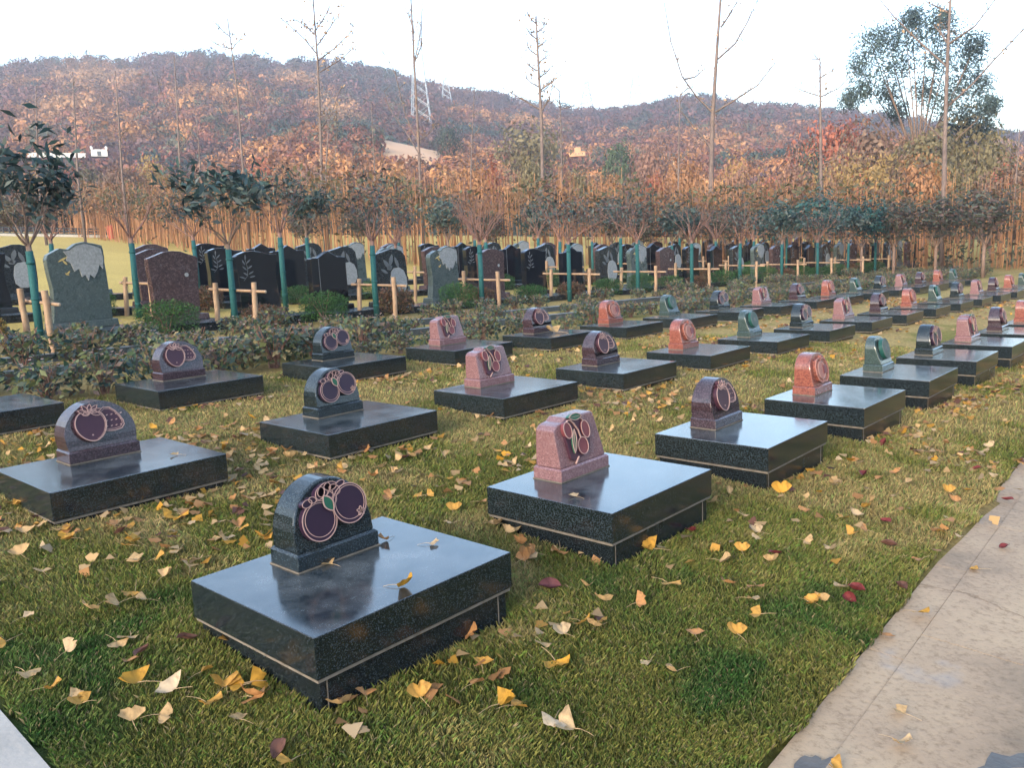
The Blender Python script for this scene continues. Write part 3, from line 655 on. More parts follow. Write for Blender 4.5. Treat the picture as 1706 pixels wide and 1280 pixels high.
for k, u in enumerate(T1): put_young(ST1[k], k % 3, u, 10.1, .97 if ST1[k] == 'leafy' else 1.0, f'young {DS[ST1[k]]}, green-wrapped, {ordw(k)} in front tree row', 'young trees in front of the gravestones')
ST2 = ['leafy', 'bare', 'thin', 'thin', 'bare', 'thin', 'thin', 'leafy', 'bare', 'thin', 'leafy', 'thin', 'leafy']
for k in range(13): put_young(ST2[k], (k+1) % 3, 2.3+3.15*k, 13.2, [1, 1, 1.08, .9][k % 4], f'young {DS[ST2[k]]}, green-wrapped, {ordw(k)} in middle tree row', 'young trees between front and middle gravestones')
ST3 = ['thin', 'thin', 'thin', 'leafy', 'thin', 'bare', 'bare', 'thin', 'thin', 'leafy', 'thin', 'thin', 'leafy']
for k in range(13): put_young(ST3[k], (k+2) % 3, 5.5-.25+3.15*k-3.15, 16.5, [1.05, .95, 1][k % 3], f'young {DS[ST3[k]]}, green-wrapped, {ordw(k)} in back tree row', 'young trees between middle and back gravestones')

# pole supports: two posts and a tied rail per young tree
def pole(mb, P, Q, r_, m=0, seed=0):
    R = random.Random(seed); pts = [Vector(P).lerp(Vector(Q), t) for t in (0, .25, .5, .75, 1)]
    for q in pts[1:-1]: q += Vector((R.uniform(-.008, .008), R.uniform(-.008, .008), 0))
    mb.tube(pts, [r_*R.uniform(.94, 1.06) for _ in pts], 9, m, None, cap=False)
    for e, s_ in ((0, -1), (4, 1)):
        d = (pts[e]-pts[e-1 if e else 1]).normalized(); mb.tube([pts[e]-d*.001, pts[e]+d*.0015], [r_*1.01, r_*.98], 9, 1)
def make_support(seed):
    R = random.Random(seed); root = empty('tree_support', (0, 0, 0))
    h = .80; tl = R.uniform(-.08, .08), R.uniform(-.05, .05)
    tops = []
    for s_ in (-1, 1):
        b = MB(); a = (0, .55*s_, -.1); c = (R.uniform(-.05, .05), .55*s_+R.uniform(-.05, .05), h+R.uniform(-.05, .05)); pole(b, a, c, .043, 0, seed+s_); link('post', b.mesh('post', [M['bamboo'], M['endgrain']], smooth=True), root); tops.append(c)
    b = MB(); z = h-.14; pole(b, (.065, -.82, z+R.uniform(-.05, .02)), (.065, .80, z+R.uniform(-.02, .05)), .024, 0, seed+5)
    rail = link('rail', b.mesh('rail', [M['bamboo'], M['endgrain']], smooth=True), root)
    b = MB()
    for c in tops:
        b.tube([Vector((.03+.062*cos(a), c[1]*.98+.02*sin(2*a), z+.045*sin(a))) for a in [k*2*pi/10 for k in range(11)]], .006, 5)
        b.tube([Vector((.09, c[1]+.02, z-.03)), Vector((.12, c[1]+.05, z-.12)), Vector((.10, c[1]+.03, z-.20))], .004, 4)
    link('rope', b.mesh('rope', M['palebark'], smooth=True), rail); return root
SUP = [make_support(3), make_support(11), make_support(19)]; used = [0, 0, 0]
def put_support(k, u, v, label, group):
    i = k % 3; g = SUP[i] if not used[i] else copy_tree(SUP[i]); used[i] = 1
    X, Y = xy(u, v); g.location = (X, Y, gzf(X, Y)); g.rotation_euler = (0, 0, TH+RAD(random.uniform(-5, 5))); tag(g, label, 'tree support', group)
for k, u in enumerate(T1): put_support(k, u, 10.1, f'pole support of two posts and a tied rail, {ordw(k)} in front tree row', 'pole supports in the front tree row')
for k in (0, 1, 3, 5, 6, 8, 10): put_support(k+1, 2.3+3.15*k, 13.2, f'pole support with tied rail behind the front gravestones, {ordw(k)} from the left', 'pole supports in the middle tree row')

# rose bushes, round shrubs
def bush(seed, nl, size, rx, h, pal, flowers, leafy_shell=.1, stems=9, ratio=.5):
    r = np.random.default_rng(seed); R = random.Random(seed); mb = MB()
    for k in range(stems):
        a = R.uniform(0, 6.28); q = R.uniform(.3, .95)*rx; mb.tube([(R.uniform(-.05, .05), R.uniform(-.05, .05), -.05), (q*.4*cos(a), q*.4*sin(a), h*.45), (q*cos(a), q*sin(a), h*R.uniform(.7, 1.05))], [.008, .006, .004], 4, 0, None, False)
    a = r.random(nl)*6.28; q = r.random(nl)**.5*rx; z = h*(.12+.88*r.random(nl)**.75)*(1-.25*(q/rx)**2)
    P = np.stack([q*np.cos(a), q*np.sin(a), z], -1); nrm = r.normal(size=(nl, 3))*.6; nrm[:, 2] += .6; nrm /= np.linalg.norm(nrm, axis=1)[:, None]
    V, F = cards(P, nrm, size*(.6+.8*r.random(nl)), r, ratio); pal = np.array(pal); C = np.repeat(pal[r.integers(len(pal), size=nl)], 4, 0)*ptint(nl, r, .5)
    fl = MB()
    for k in range(flowers):
        a = R.uniform(0, 6.28); q = R.uniform(0, .9)*rx; c = Vector((q*cos(a), q*sin(a), h*R.uniform(.8, 1.08)))
        for j in range(7):
            b_ = 2*pi*j/7; d = Vector((cos(b_), sin(b_), .55)).normalized()*R.uniform(.018, .028); e = Vector((-sin(b_), cos(b_), 0))*.013
            fl.add([c, c+d*.6-e, c+d, c+d*.6+e], [(0, 1, 2, 3)])
    return mb, (V, F, C), fl
RP = [(.05, .085, .045), (.035, .065, .05), (.12, .14, .06), (.04, .07, .065), (.10, .12, .05), (.10, .07, .055), (.17, .14, .07), (.06, .085, .08)]
M['petal'] = rocky('pale_pink_petal', (.42, .30, .28), (.58, .45, .42), 20, .6, 0)
def mkbush(name, seed, *a, **k):
    mb, (V, F, C), fl = bush(seed, *a, **k); root = empty(name, (0, 0, 0)); link('stems', mb.mesh('stems', M['twig']), root)
    if fl.n: F = np.concatenate([F, np.array(fl.f)+len(V)]); V = np.concatenate([V, np.array(fl.v)]); C = np.concatenate([C, np.tile((.50, .38, .36), (fl.n, 1))])
    link('foliage', bigmesh('foliage', V, F, M['leaf'], C), root)
    return root
RB = [mkbush('rose_bush', 40+i, 300, .050, .40, .52, RP, [9, 3, 12, 6][i], stems=20) for i in range(4)]; rbu = [0]*4
def place(lst, usedl, i, u, v, s_, label, cat, group, sink=0):
    g = lst[i] if not usedl[i] else copy_tree(lst[i]); usedl[i] = 1
    X, Y = xy(u, v); g.location = (X, Y, gzf(X, Y)-sink); g.rotation_euler = (0, 0, random.uniform(0, 6.28)); g.scale = (s_, s_, s_*random.uniform(.85, 1.15)); tag(g, label, cat, group)
for q, (v, u0, u1, st, nm, s0) in enumerate(((6.15, -1.2, 37, .62, 'front line of the hedge behind the graves', .62), (6.95, -.9, 37, .66, 'second line of the hedge behind the graves', .66), (8.3, 1.2, 38, .72, 'bed between the two granite kerbs', .60), (9.35, 2.0, 38, .8, 'line just in front of the pole supports', .62))):
    u = u0
    while u < u1:
        if random.random() < .22: u += st; continue
        place(RB, rbu, random.randrange(4), u+random.uniform(-.1, .1), v+random.uniform(-.12, .12), s0*random.uniform(.75, 1.3)*(1.25 if u < 4.5 else 1), 'leafy rose bush in the '+nm, 'rose bush', 'rose bushes in the '+nm); u += st
GP = [(.035, .095, .025), (.05, .13, .03), (.025, .065, .022)]; OP = [(.30, .17, .03), (.22, .10, .03), (.10, .10, .03), (.36, .24, .05)]; BP = [(.17, .08, .045), (.12, .07, .04), (.07, .07, .035)]
SB = [mkbush('round_shrub', 60, 3200, .022, .42, .55, GP, 0, stems=6, ratio=.25), mkbush('round_shrub', 61, 2200, .024, .38, .50, OP, 0, stems=6), mkbush('round_shrub', 62, 2200, .024, .38, .5, BP, 0, stems=6)]; sbu = [0]*3
SHR = [(1.95, 10.35, 1, 1.0), (4.6, 10.35, 0, 1.15), (6.35, 10.5, 2, .9), (7.35, 10.1, 0, 1.05), (9.3, 10.5, 2, 1.05), (11.0, 10.4, 0, 1.0), (12.2, 10.9, 2, .9)]
DD = ['bright green feathery', 'golden orange', 'rusty brown']
for k in range(16): SHR.append((13.6+1.576*k, 10.6, [0, 2, 0, 0][k % 4], .95))
for k, (u, v, i, s_) in enumerate(SHR): place(SB, sbu, i, u, v, s_, f'{DD[i]} rounded shrub in front of the gravestones, {ordw(k)} shrub from the left', 'shrub', 'rounded shrubs in front of the gravestones')
for k in range(16):
    i = [0, 2, 0][k % 3]; place(SB, sbu, i, 4.8+1.58*k*1.4, 13.6, .95, f'{DD[i]} rounded shrub behind the front gravestones, {ordw(k)} of that line', 'shrub', 'rounded shrubs behind the front gravestones')

# ================================================================== SAPLING HEDGE
LINE = [(40, 37), (33, 40.5), (26.4, 43.2), (22, 45.2), (10, 44.5), (0, 43.5), (-6, 45), (-12, 50), (-20, 61), (-30, 73), (-41, 86)]
LP = np.array(LINE, float); seg = np.hypot(*(LP[1:]-LP[:-1]).T); cum = np.concatenate([[0], np.cumsum(seg)])
def online(s_, off):
    x = np.interp(s_, cum, LP[:, 0]); y = np.interp(s_, cum, LP[:, 1]); e = 1.; tx = np.interp(s_+e, cum, LP[:, 0])-np.interp(s_-e, cum, LP[:, 0]); ty = np.interp(s_+e, cum, LP[:, 1])-np.interp(s_-e, cum, LP[:, 1]); l = np.hypot(tx, ty); nx, ny = ty/l, -tx/l
    return x+nx*off, y+ny*off
SPAL = [(.23, .12, .055), (.16, .085, .045), (.10, .085, .045), (.07, .08, .045), (.19, .105, .055), (.12, .068, .05)]
def sapling(seed):
    R = random.Random(seed); r = np.random.default_rng(seed); H = R.uniform(3.0, 3.9); mb = MB(); lean = R.uniform(-.12, .12), R.uniform(-.12, .12)
    cst = R.choice([(.47, .24, .11), (.40, .20, .09), (.52, .30, .15), (.32, .165, .085)])
    pts = [(lean[0]*t, lean[1]*t, -.1+(H+.1)*t) for t in (0, .3, .6, 1)]; mb.tube(pts, [.034, .030, .024, .010], 5, 0, cst, False)
    for k in range(R.randint(5, 8)):
        z = R.uniform(.55, .95)*H; a = R.uniform(0, 6.28); l = R.uniform(.25, .6); mb.tube([(0, 0, z), (l*cos(a), l*sin(a), z+l*R.uniform(.4, 1.2))], [.012, .006], 3, 0, cst, False)
    o = link('sapling', mb.mesh('sapling', M['stem']))
    n_ = 55; a = r.random(n_)*6.28; q = r.random(n_)**.6*.62; z = H*(.72+.34*r.random(n_)); P = np.stack([q*np.cos(a), q*np.sin(a), z], -1); nrm = r.normal(size=(n_, 3)); nrm /= np.linalg.norm(nrm, axis=1)[:, None]
    V, F = cards(P, nrm, .10*(.6+.8*r.random(n_)), r, .5); c0 = np.array(R.choice(SPAL)); C = np.repeat(c0*(.75+.5*r.random((n_, 1))), 4, 0)
    link('crown', bigmesh('crown', V, F, M['leaf'], C), o); return o
SAP = [sapling(200+i) for i in range(10)]; su = [0]*10; rr = random.Random(3)
tot = cum[-1]; k = 0; s_ = 1.0; NS = 292
for k in range(NS):
    s_ = tot*(k+.5)/NS+rr.uniform(-.12, .12); i = rr.randrange(10); x, y = online(s_, rr.uniform(-.5, .5)); g = SAP[i] if not su[i] else copy_tree(SAP[i]); su[i] = 1
    sc_ = rr.uniform(.88, 1.1)*(1+.10*smooth(75, 110, s_)); g.location = (x, y, gzf(x, y)); g.rotation_euler = (0, 0, rr.uniform(0, 6.28)); g.scale = (sc_,)*3
    tag(g, 'slim tan sapling in the front line of the dense sapling hedge', 'sapling', 'saplings in the hedge across the back of the lawn')
# the depth of the thicket behind the front line
r = np.random.default_rng(77); VV = []; FF = []; CC = []; kk = 0
ns = 1500; ss = r.uniform(0, tot, ns); of = -r.uniform(.5, 5.5, ns); X, Y = online(ss, of); Z = gz(X, Y); H = r.uniform(3.2, 4.6, ns)*(1+.10*smooth(75, 110, ss)); wdt = r.uniform(.018, .034, ns); an = r.random(ns)*6.28; lx = r.normal(size=ns)*.15
for dth in (0, 2*pi/3, 4*pi/3):
    a0 = an+dth; a1 = a0+2*pi/3
    q = np.stack([np.stack([X+wdt*np.cos(a0), Y+wdt*np.sin(a0), Z], -1), np.stack([X+wdt*np.cos(a1), Y+wdt*np.sin(a1), Z], -1), np.stack([X+lx+.3*wdt*np.cos(a1), Y+.3*wdt*np.sin(a1), Z+H], -1), np.stack([X+lx+.3*wdt*np.cos(a0), Y+.3*wdt*np.sin(a0), Z+H], -1)], 1).reshape(-1, 3)
    VV.append(q); FF.append(np.arange(ns*4).reshape(ns, 4)+kk); kk += ns*4; c = np.array((.38, .19, .09))*(.6+.7*r.random((ns, 1))); CC.append(np.repeat(c, 4, 0))
nl = 19000; ss = r.uniform(0, tot, nl); of = -r.uniform(.2, 6.5, nl)**1.0; X, Y = online(ss, of); hh = r.random(nl)
Hs = (1+.10*smooth(75, 110, ss)); lowb = r.random(nl) < np.where(ss < 28, .50, .05); z = gz(X, Y)+np.where(lowb, .1+2.6*hh, (2.2+1.75*hh**.8)*Hs+.7*(vnoise(ss, ss*0, 1.3, 5)-.5)*2)
P = np.stack([X, Y, z], -1); nrm = r.normal(size=(nl, 3)); nrm /= np.linalg.norm(nrm, axis=1)[:, None]
V, F = cards(P, nrm, .13*(.6+.8*r.random(nl)), r, .5); pal = np.array(SPAL)
ci = np.minimum((fbm(ss, of, 7, 9)*1.5-.25+r.normal(size=nl)*.13)*6, 5.99); ci = np.clip(ci, 0, 5.99).astype(int); C = pal[ci]; C = np.where((ss < 26)[:, None], C*.55+np.array((.03, .045, .03))*.5, C)
VV.append(V); FF.append(F+kk); CC.append(np.repeat(C, 4, 0)*ptint(nl, r, .4))
tag(link('sapling_thicket', bigmesh('sapling_thicket', np.concatenate(VV), np.concatenate(FF), M['leaf'], np.concatenate(CC))), 'dense brown and orange sapling thicket filling the band behind the front saplings', 'thicket', kind='stuff')

# a row of round evergreens in front of the hedge
def evergreen(seed, pal):
    R = random.Random(seed); root = empty('round_evergreen', (0, 0, 0)); mb = MB(); tips = []
    mb.tube([(0, 0, -.1), (0, 0, 1.2)], [.07, .055], 7)
    for k in range(6):
        a = 2*pi*k/6; t = R.uniform(.3, .6); branches(mb, Vector((0, 0, 1.1)), Vector((sin(t)*cos(a), sin(t)*sin(a), cos(t))), .6, .03, 2, tips, R, 0, 4, .5, .1, 2, .75, None, .008, 3)
    link('trunk', mb.mesh('trunk', M['bark'], smooth=True), root)
    V, F = crown_cards(1300, .085, seed, shell=.25, ratio=.4); V = V*np.array((1.12, 1.12, .82))+np.array((0, 0, 2.25)); r = np.random.default_rng(seed)
    link('crown', bigmesh('crown', V, F, M['leaf'], np.repeat(np.array(pal)[r.integers(len(pal), size=len(F))], 4, 0)*ptint(len(F), r, .5)), root); return root
EG = [evergreen(300, DG), evergreen(301, [(.06, .065, .05), (.09, .06, .055), (.05, .065, .055)]), evergreen(302, [(.02, .075, .075), (.03, .09, .085), (.03, .06, .06)])]; eu = [0]*3
for k, (px, i, s_) in enumerate([(746, 0, 1.05), (818, 1, .8), (897, 0, 1.0), (1018, 1, 1.05), (1080, 1, .85), (1150, 0, .95), (1212, 1, .95), (1295, 2, .95), (1362, 2, 1.1), (1436, 2, 1.0), (1490, 1, 1.0), (1560, 1, 1.05), (1640, 1, 1.1), (600, 1, .9), (508, 1, .85)]):
    p_ = at(px, 400, 37.5+(k % 3)*.6); g = EG[i] if not eu[i] else copy_tree(EG[i]); eu[i] = 1
    g.location = (p_.x, p_.y, gzf(p_.x, p_.y)); g.rotation_euler = (0, 0, k*1.3); g.scale = (s_, s_, s_)
    tag(g, f'round-crowned {["dark green", "grey-brown", "bluish green"][i]} tree against the sapling hedge, '+f'{["first","second","third","fourth","fifth","sixth","seventh","eighth","ninth","tenth","eleventh","twelfth","last","left outlying","leftmost"][k]} of the line', 'tree', 'round-crowned trees standing before the sapling hedge')
# ================================================================== TREES BEYOND THE HEDGE
def midtree(seed, shape, n_=2200, leaf=.062, stretch=1.0, shell=.35):
    """unit tree: crown radius 1 around z=1.25, trunk below; scaled per tree"""
    R = random.Random(seed); root = empty('autumn_tree', (0, 0, 0)); mb = MB(); tips = []
    mb.tube([(0, 0, -.3), (.02, 0, .3), (0, .02, .8)], [.06, .05, .035], 6)
    for k in range(5):
        a = 2*pi*k/5; t = R.uniform(.25, .7); branches(mb, Vector((0, 0, .35+.08*k)), Vector((sin(t)*cos(a), sin(t)*sin(a), cos(t))), .65, .03, 2, tips, R, 0, 4, .5, .15, 2, .72, None, .006, 3)
    link('trunk', mb.mesh('trunk', M['twig'], smooth=True), root)
    r = np.random.default_rng(seed); V, F = crown_cards(n_, leaf, seed, shape, stretch, shell, jit=.5); V = V+np.array((0, 0, 1.25 if shape == 'ball' else stretch+.15))
    link('crown', bigmesh('crown', V, F, M['leafobj'], np.ones((len(V), 3))*ptint(len(F), r, .4)), root); return root
MT = [midtree(400, 'ball'), midtree(401, 'ball', 1800, .058, .85, .15), midtree(402, 'cone', 1900, .06, 1.5), midtree(403, 'ball', 900, .052, 1.05, .1)]; mu = [0]*4
COLS = {'orange': (.26, .13, .06), 'red': (.27, .09, .055), 'olive': (.12, .10, .05), 'yellow': (.27, .18, .065), 'green': (.05, .08, .04), 'brown': (.15, .095, .065), 'dark': (.035, .055, .045), 'pinkish brown': (.20, .11, .08)}
def put_mid(px, pyt, R, wpx, i, cn, label=None, group=None):
    """tree whose crown is wpx wide and tops out at pyt for a viewer at the camera"""
    g = MT[i] if not mu[i] else copy_tree(MT[i]); mu[i] = 1; T = at(px, pyt, R); z0 = gzf(T.x, T.y)
    if R > 105:
        z0 = max(z0, float(hill_z(np.array([atan2(T.x, T.y)]), np.array([R]), **H2)[0]))
    H = max(2.5, T.z-z0); rw = wpx/2/1393.8*R; hu = {0: 2.25, 1: 2.1, 2: 3.15, 3: 2.3}[i]
    g.location = (T.x, T.y, z0); g.scale = (rw, rw, H/hu); g.rotation_euler = (0, 0, random.uniform(0, 6.28)); c = np.array(COLS[cn])*random.uniform(.85, 1.15)
    for o in [g]+list(g.children): o.color = (*c, 1)
    tag(g, label or f'{cn} autumn tree among the mixed trees rising beyond the sapling hedge', 'tree', group or f'{cn} trees beyond the sapling hedge')
for a in [(820, 262, 72, 56, 2, 'red', 'narrow bright red-orange tree beyond the sapling hedge, left of the tall twiggy poplar'), (1388, 188, 105, 105, 0, 'red', 'broad red-orange tree left of the big dark green tree'),
          (1350, 236, 84, 62, 1, 'dark', 'small dark green tree in front of the broad red-orange tree'), (1225, 238, 75, 50, 3, 'yellow', 'small yellow tree beside the tallest bare trunk'),
          (1470, 262, 66, 130, 1, 'yellow', 'wide golden yellow bush below the big dark green tree'), (1545, 205, 82, 110, 0, 'olive', 'olive tree standing in front of the big dark green tree'),
          (1605, 172, 92, 120, 1, 'olive', 'tall olive-brown tree under the right side of the big dark green tree'), (1450, 195, 88, 120, 1, 'brown', 'grey-brown tree under the left side of the big dark green tree'),
          (880, 200, 150, 130, 1, 'olive', 'wide olive-green tree on the slope behind the twiggy poplar'), (745, 205, 200, 44, 0, 'dark', 'dark evergreen clump at the right end of the bare earth bank'), (1030, 232, 140, 60, 0, 'green', 'green tree on the slope right of the earth-coloured building'),
          (1085, 226, 120, 80, 1, 'pinkish brown', 'pinkish brown tree on the slope right of the green one'), (1655, 215, 78, 90, 1, 'olive', 'olive-brown tree at the right edge beyond the hedge'), (250, 258, 110, 60, 1, 'yellow', 'yellow-green tree right of the white building'), (1545, 258, 63, 70, 3, 'yellow', 'sparse yellow-leaved tree in front of the right-hand bare trunk')]:
    put_mid(*a[:6], a[6], 'single trees named beyond the hedge')
for k in range(78):
    px = -160+k*27.0+random.uniform(-12, 12); Rr = random.uniform(58, 100) if px > 520 else random.uniform(90, 125)
    if px > 1240: Rr = random.uniform(52, 80)
    cn = random.choice(['orange', 'brown', 'olive', 'pinkish brown', 'orange', 'brown', 'red', 'yellow', 'olive', 'pinkish brown'])
    pyt = random.uniform(252, 300) if px < 1240 else random.uniform(240, 295)
    if 590 < px < 780: pyt = random.uniform(264, 296)
    put_mid(px, pyt, Rr, random.uniform(45, 95), random.choice([0, 1, 1, 3, 3]), cn)

# the big dark tree on the right
g = empty('large_evergreen_tree', (0, 0, 0)); B = at(1530, 300, 90); bz = gzf(B.x, B.y); g.location = (B.x, B.y, bz)
R = random.Random(8); mb = MB(); tips = []; mb.tube([(0, 0, -.5), (.2, 0, 3), (.1, .2, 6.0)], [.5, .42, .34], 10)
VV = []; CC = []; FF = []; kk = 0; r = np.random.default_rng(12)
CL = [(1450, 70, 30), (1430, 110, 26), (1478, 60, 30), (1470, 110, 38), (1510, 60, 34), (1545, 45, 34), (1500, 105, 34), (1585, 62, 36), (1560, 100, 34), (1615, 100, 32), (1600, 140, 34), (1635, 140, 24), (1440, 150, 24), (1415, 165, 20), (1480, 155, 26), (1540, 150, 26), (1575, 170, 30), (1650, 175, 18), (1520, 30, 18), (1570, 30, 20), (1625, 75, 22), (1495, 185, 22), (1620, 190, 28), (1590, 215, 30), (1640, 215, 24)]
for q, (px, py, rp) in enumerate(CL):
    c = at(px, py, 90+r.uniform(-5, 5)); c = np.array(c)-np.array((B.x, B.y, bz)); rad = rp/1393.8*90*.92
    V, F = crown_cards(900, .17/rad, 500+q, shell=.10, ratio=.24, up=.2); V = V*np.array((rad, rad, rad*1.05))+c; VV.append(V); FF.append(F+kk); kk += len(V)
    b_ = np.array([(.040, .068, .068), (.032, .055, .060), (.055, .085, .08)])[r.integers(3)]; CC.append(b_*ptint(len(F), r, .6))
    m1 = Vector((c[0]*.25, c[1]*.2, 5.5+(c[2]-5.5)*.35)); mb.tube([(.1, .1, R.uniform(4, 5.8)), m1, Vector(c)*.7+m1*.3+Vector((0, 0, -.2)), Vector(c)], [.13, .08, .045, .02], 6, cap=False)
link('trunk', mb.mesh('trunk', M['bark'], smooth=True), g); link('crown', bigmesh('crown', np.concatenate(VV), np.concatenate(FF), M['leaf'], np.concatenate(CC)), g)
tag(g, 'big dark blue-green tree with an open billowing crown at upper right', 'tree')

# tall nearly bare trees: (label, distance, trunk px polyline, trunk width px, limbs, buds)
TALL = [
 ('tallest bare ginkgo with thick pale trunk and three long upswept limbs', 47, [(1184, 345), (1187, 200), (1194, 90), (1203, -40)], 9, [[(1192, 192), (1160, 160), (1137, 128), (1118, 70), (1105, -5)], [(1140, 132), (1158, 128), (1176, 113)], [(1192, 186), (1228, 164), (1262, 142), (1291, 105)], [(1196, 98), (1225, 72), (1246, 35), (1264, -4)], [(1201, 45), (1215, 25), (1228, 2)], [(1187, 250), (1160, 215), (1130, 180)]], 30),
 ('bare ginkgo rising in front of the big dark green tree, limbs spread wide', 46, [(1572, 345), (1575, 200), (1580, 60), (1586, -40)], 8, [[(1578, 178), (1620, 140), (1660, 95), (1704, 50), (1730, 30)], [(1580, 75), (1568, 55), (1556, 42)], [(1582, 72), (1625, 42), (1660, -4)], [(1577, 110), (1530, 68), (1490, 28), (1462, -6)], [(1575, 235), (1552, 215), (1530, 190)], [(1579, 20), (1560, 10), (1545, 4)]], 20),
 ('short bare pole tree with four stubby side branches, left of the big green tree', 44, [(1368, 330), (1367, 200), (1366, 95)], 6, [[(1366, 160), (1340, 152), (1318, 142)], [(1366, 162), (1395, 148), (1420, 125)], [(1366, 130), (1376, 124), (1386, 118)], [(1366, 98), (1356, 98), (1349, 100)], [(1367, 276), (1390, 265), (1405, 255)]], 6),
 ('slender bare tree densely set with short twigs to a pointed top', 48, [(905, 345), (902, 200), (896, 90), (893, 26)], 7, [[(900, 150), (915, 140), (936, 124)], [(902, 185), (915, 165), (921, 140)], [(899, 182), (870, 165), (838, 147)], [(904, 290), (925, 300), (948, 258)]]+[[(895+(k % 3), 40+13*k), (895+(9 if k % 2 else -9)*(1+.03*k), 33+13*k), (895+(15 if k % 2 else -14)*(1+.04*k), 26+13*k)] for k in range(10)], 90),
 ('thin leaning bare tree just right of the slender twiggy one', 50, [(936, 300), (935, 220), (932, 150)], 4, [[(932, 152), (926, 146), (922, 142)], [(934, 175), (925, 165), (918, 172)], [(934, 182), (958, 176), (985, 168)]], 4),
 ('tall bare tree forking into parallel upright stems before the pylon', 49, [(702, 345), (697, 230), (690, 100), (683, -30)], 6, [[(691, 100), (700, 60), (704, 0)], [(690, 105), (703, 75), (702, 30)], [(690, 55), (684, 35), (680, 20)], [(698, 240), (675, 190), (658, 120), (630, 72)], [(697, 215), (706, 225), (716, 190)], [(700, 260), (680, 225), (648, 180), (640, 150)], [(697, 235), (715, 222), (730, 205)]], 26),
 ('tall bare tree with fan of bud-tipped upper branches over the hill', 49, [(537, 340), (534, 220), (529, 100), (521, -10)], 6, [[(530, 92), (505, 62), (466, 28)], [(529, 75), (545, 52), (566, 22)], [(531, 100), (560, 78), (588, 50)], [(533, 120), (566, 100), (594, 75)], [(526, 50), (536, 35), (548, 15)], [(528, 60), (512, 45), (498, 36)], [(535, 215), (552, 190), (566, 150)], [(536, 290), (556, 270), (562, 230), (560, 180)]], 110),
 ('thin bare whip tree with sparse tuft at its tip, left of the fan-branched one', 55, [(404, 270), (395, 150), (379, 30)], 4, [[(382, 60), (372, 52), (362, 42)], [(386, 82), (394, 72), (400, 66)], [(385, 80), (370, 78), (355, 70)]], 22),
 ('thin bare pole tree over the hill, second right of the white building', 60, [(301, 300), (296, 200), (290, 92)], 4, [[(297, 210), (285, 190), (262, 135)], [(299, 250), (310, 235), (318, 222)]], 2),
 ('thin bare pole tree standing just right of the white building', 62, [(204, 300), (199, 220), (192, 118)], 4, [[(200, 230), (206, 222), (214, 214)]], 2),
 ('thin bare pole tree left of the white building', 64, [(130, 300), (126, 220), (121, 120)], 4, [[(127, 230), (120, 222), (112, 214)]], 2),
 ('leftmost thin bare pole tree above the leafy magnolia-like crown', 64, [(64, 300), (62, 230), (60, 142)], 4, [[(62, 232), (50, 225), (36, 220)]], 2),
 ('thin bare pole tree left of the tallest ginkgo', 46, [(1130, 340), (1131, 240), (1133, 155)], 4, [[(1130, 285), (1112, 265), (1098, 250)], [(1130, 270), (1150, 250), (1168, 236)], [(1133, 158), (1140, 152), (1150, 146)]], 3),
 ('thin bare pole tree midway between the forked and the slender trees', 52, [(784, 300), (787, 220), (791, 138)], 3, [[(786, 230), (795, 220), (800, 212)]], 2),
 ('very thin bare stem before the orange slope, left of the forked tree', 56, [(625, 300), (622, 240), (618, 170)], 3, [], 0),
 ('thin bare sapling trunk right of the fan-branched tree foot', 54, [(541, 320), (545, 250), (549, 192)], 4, [[(547, 205), (540, 195), (532, 188)]], 2),
 ('short thin bare stem between the two left whip trees', 58, [(334, 290), (331, 240), (327, 190)], 3, [], 0),
 ('thin bare tree at the far right behind the hedge', 50, [(1690, 330), (1695, 270), (1700, 200)], 3, [[(1695, 270), (1680, 250), (1670, 240)], [(1697, 140), (1684, 125), (1669, 112)]][:1], 2)]
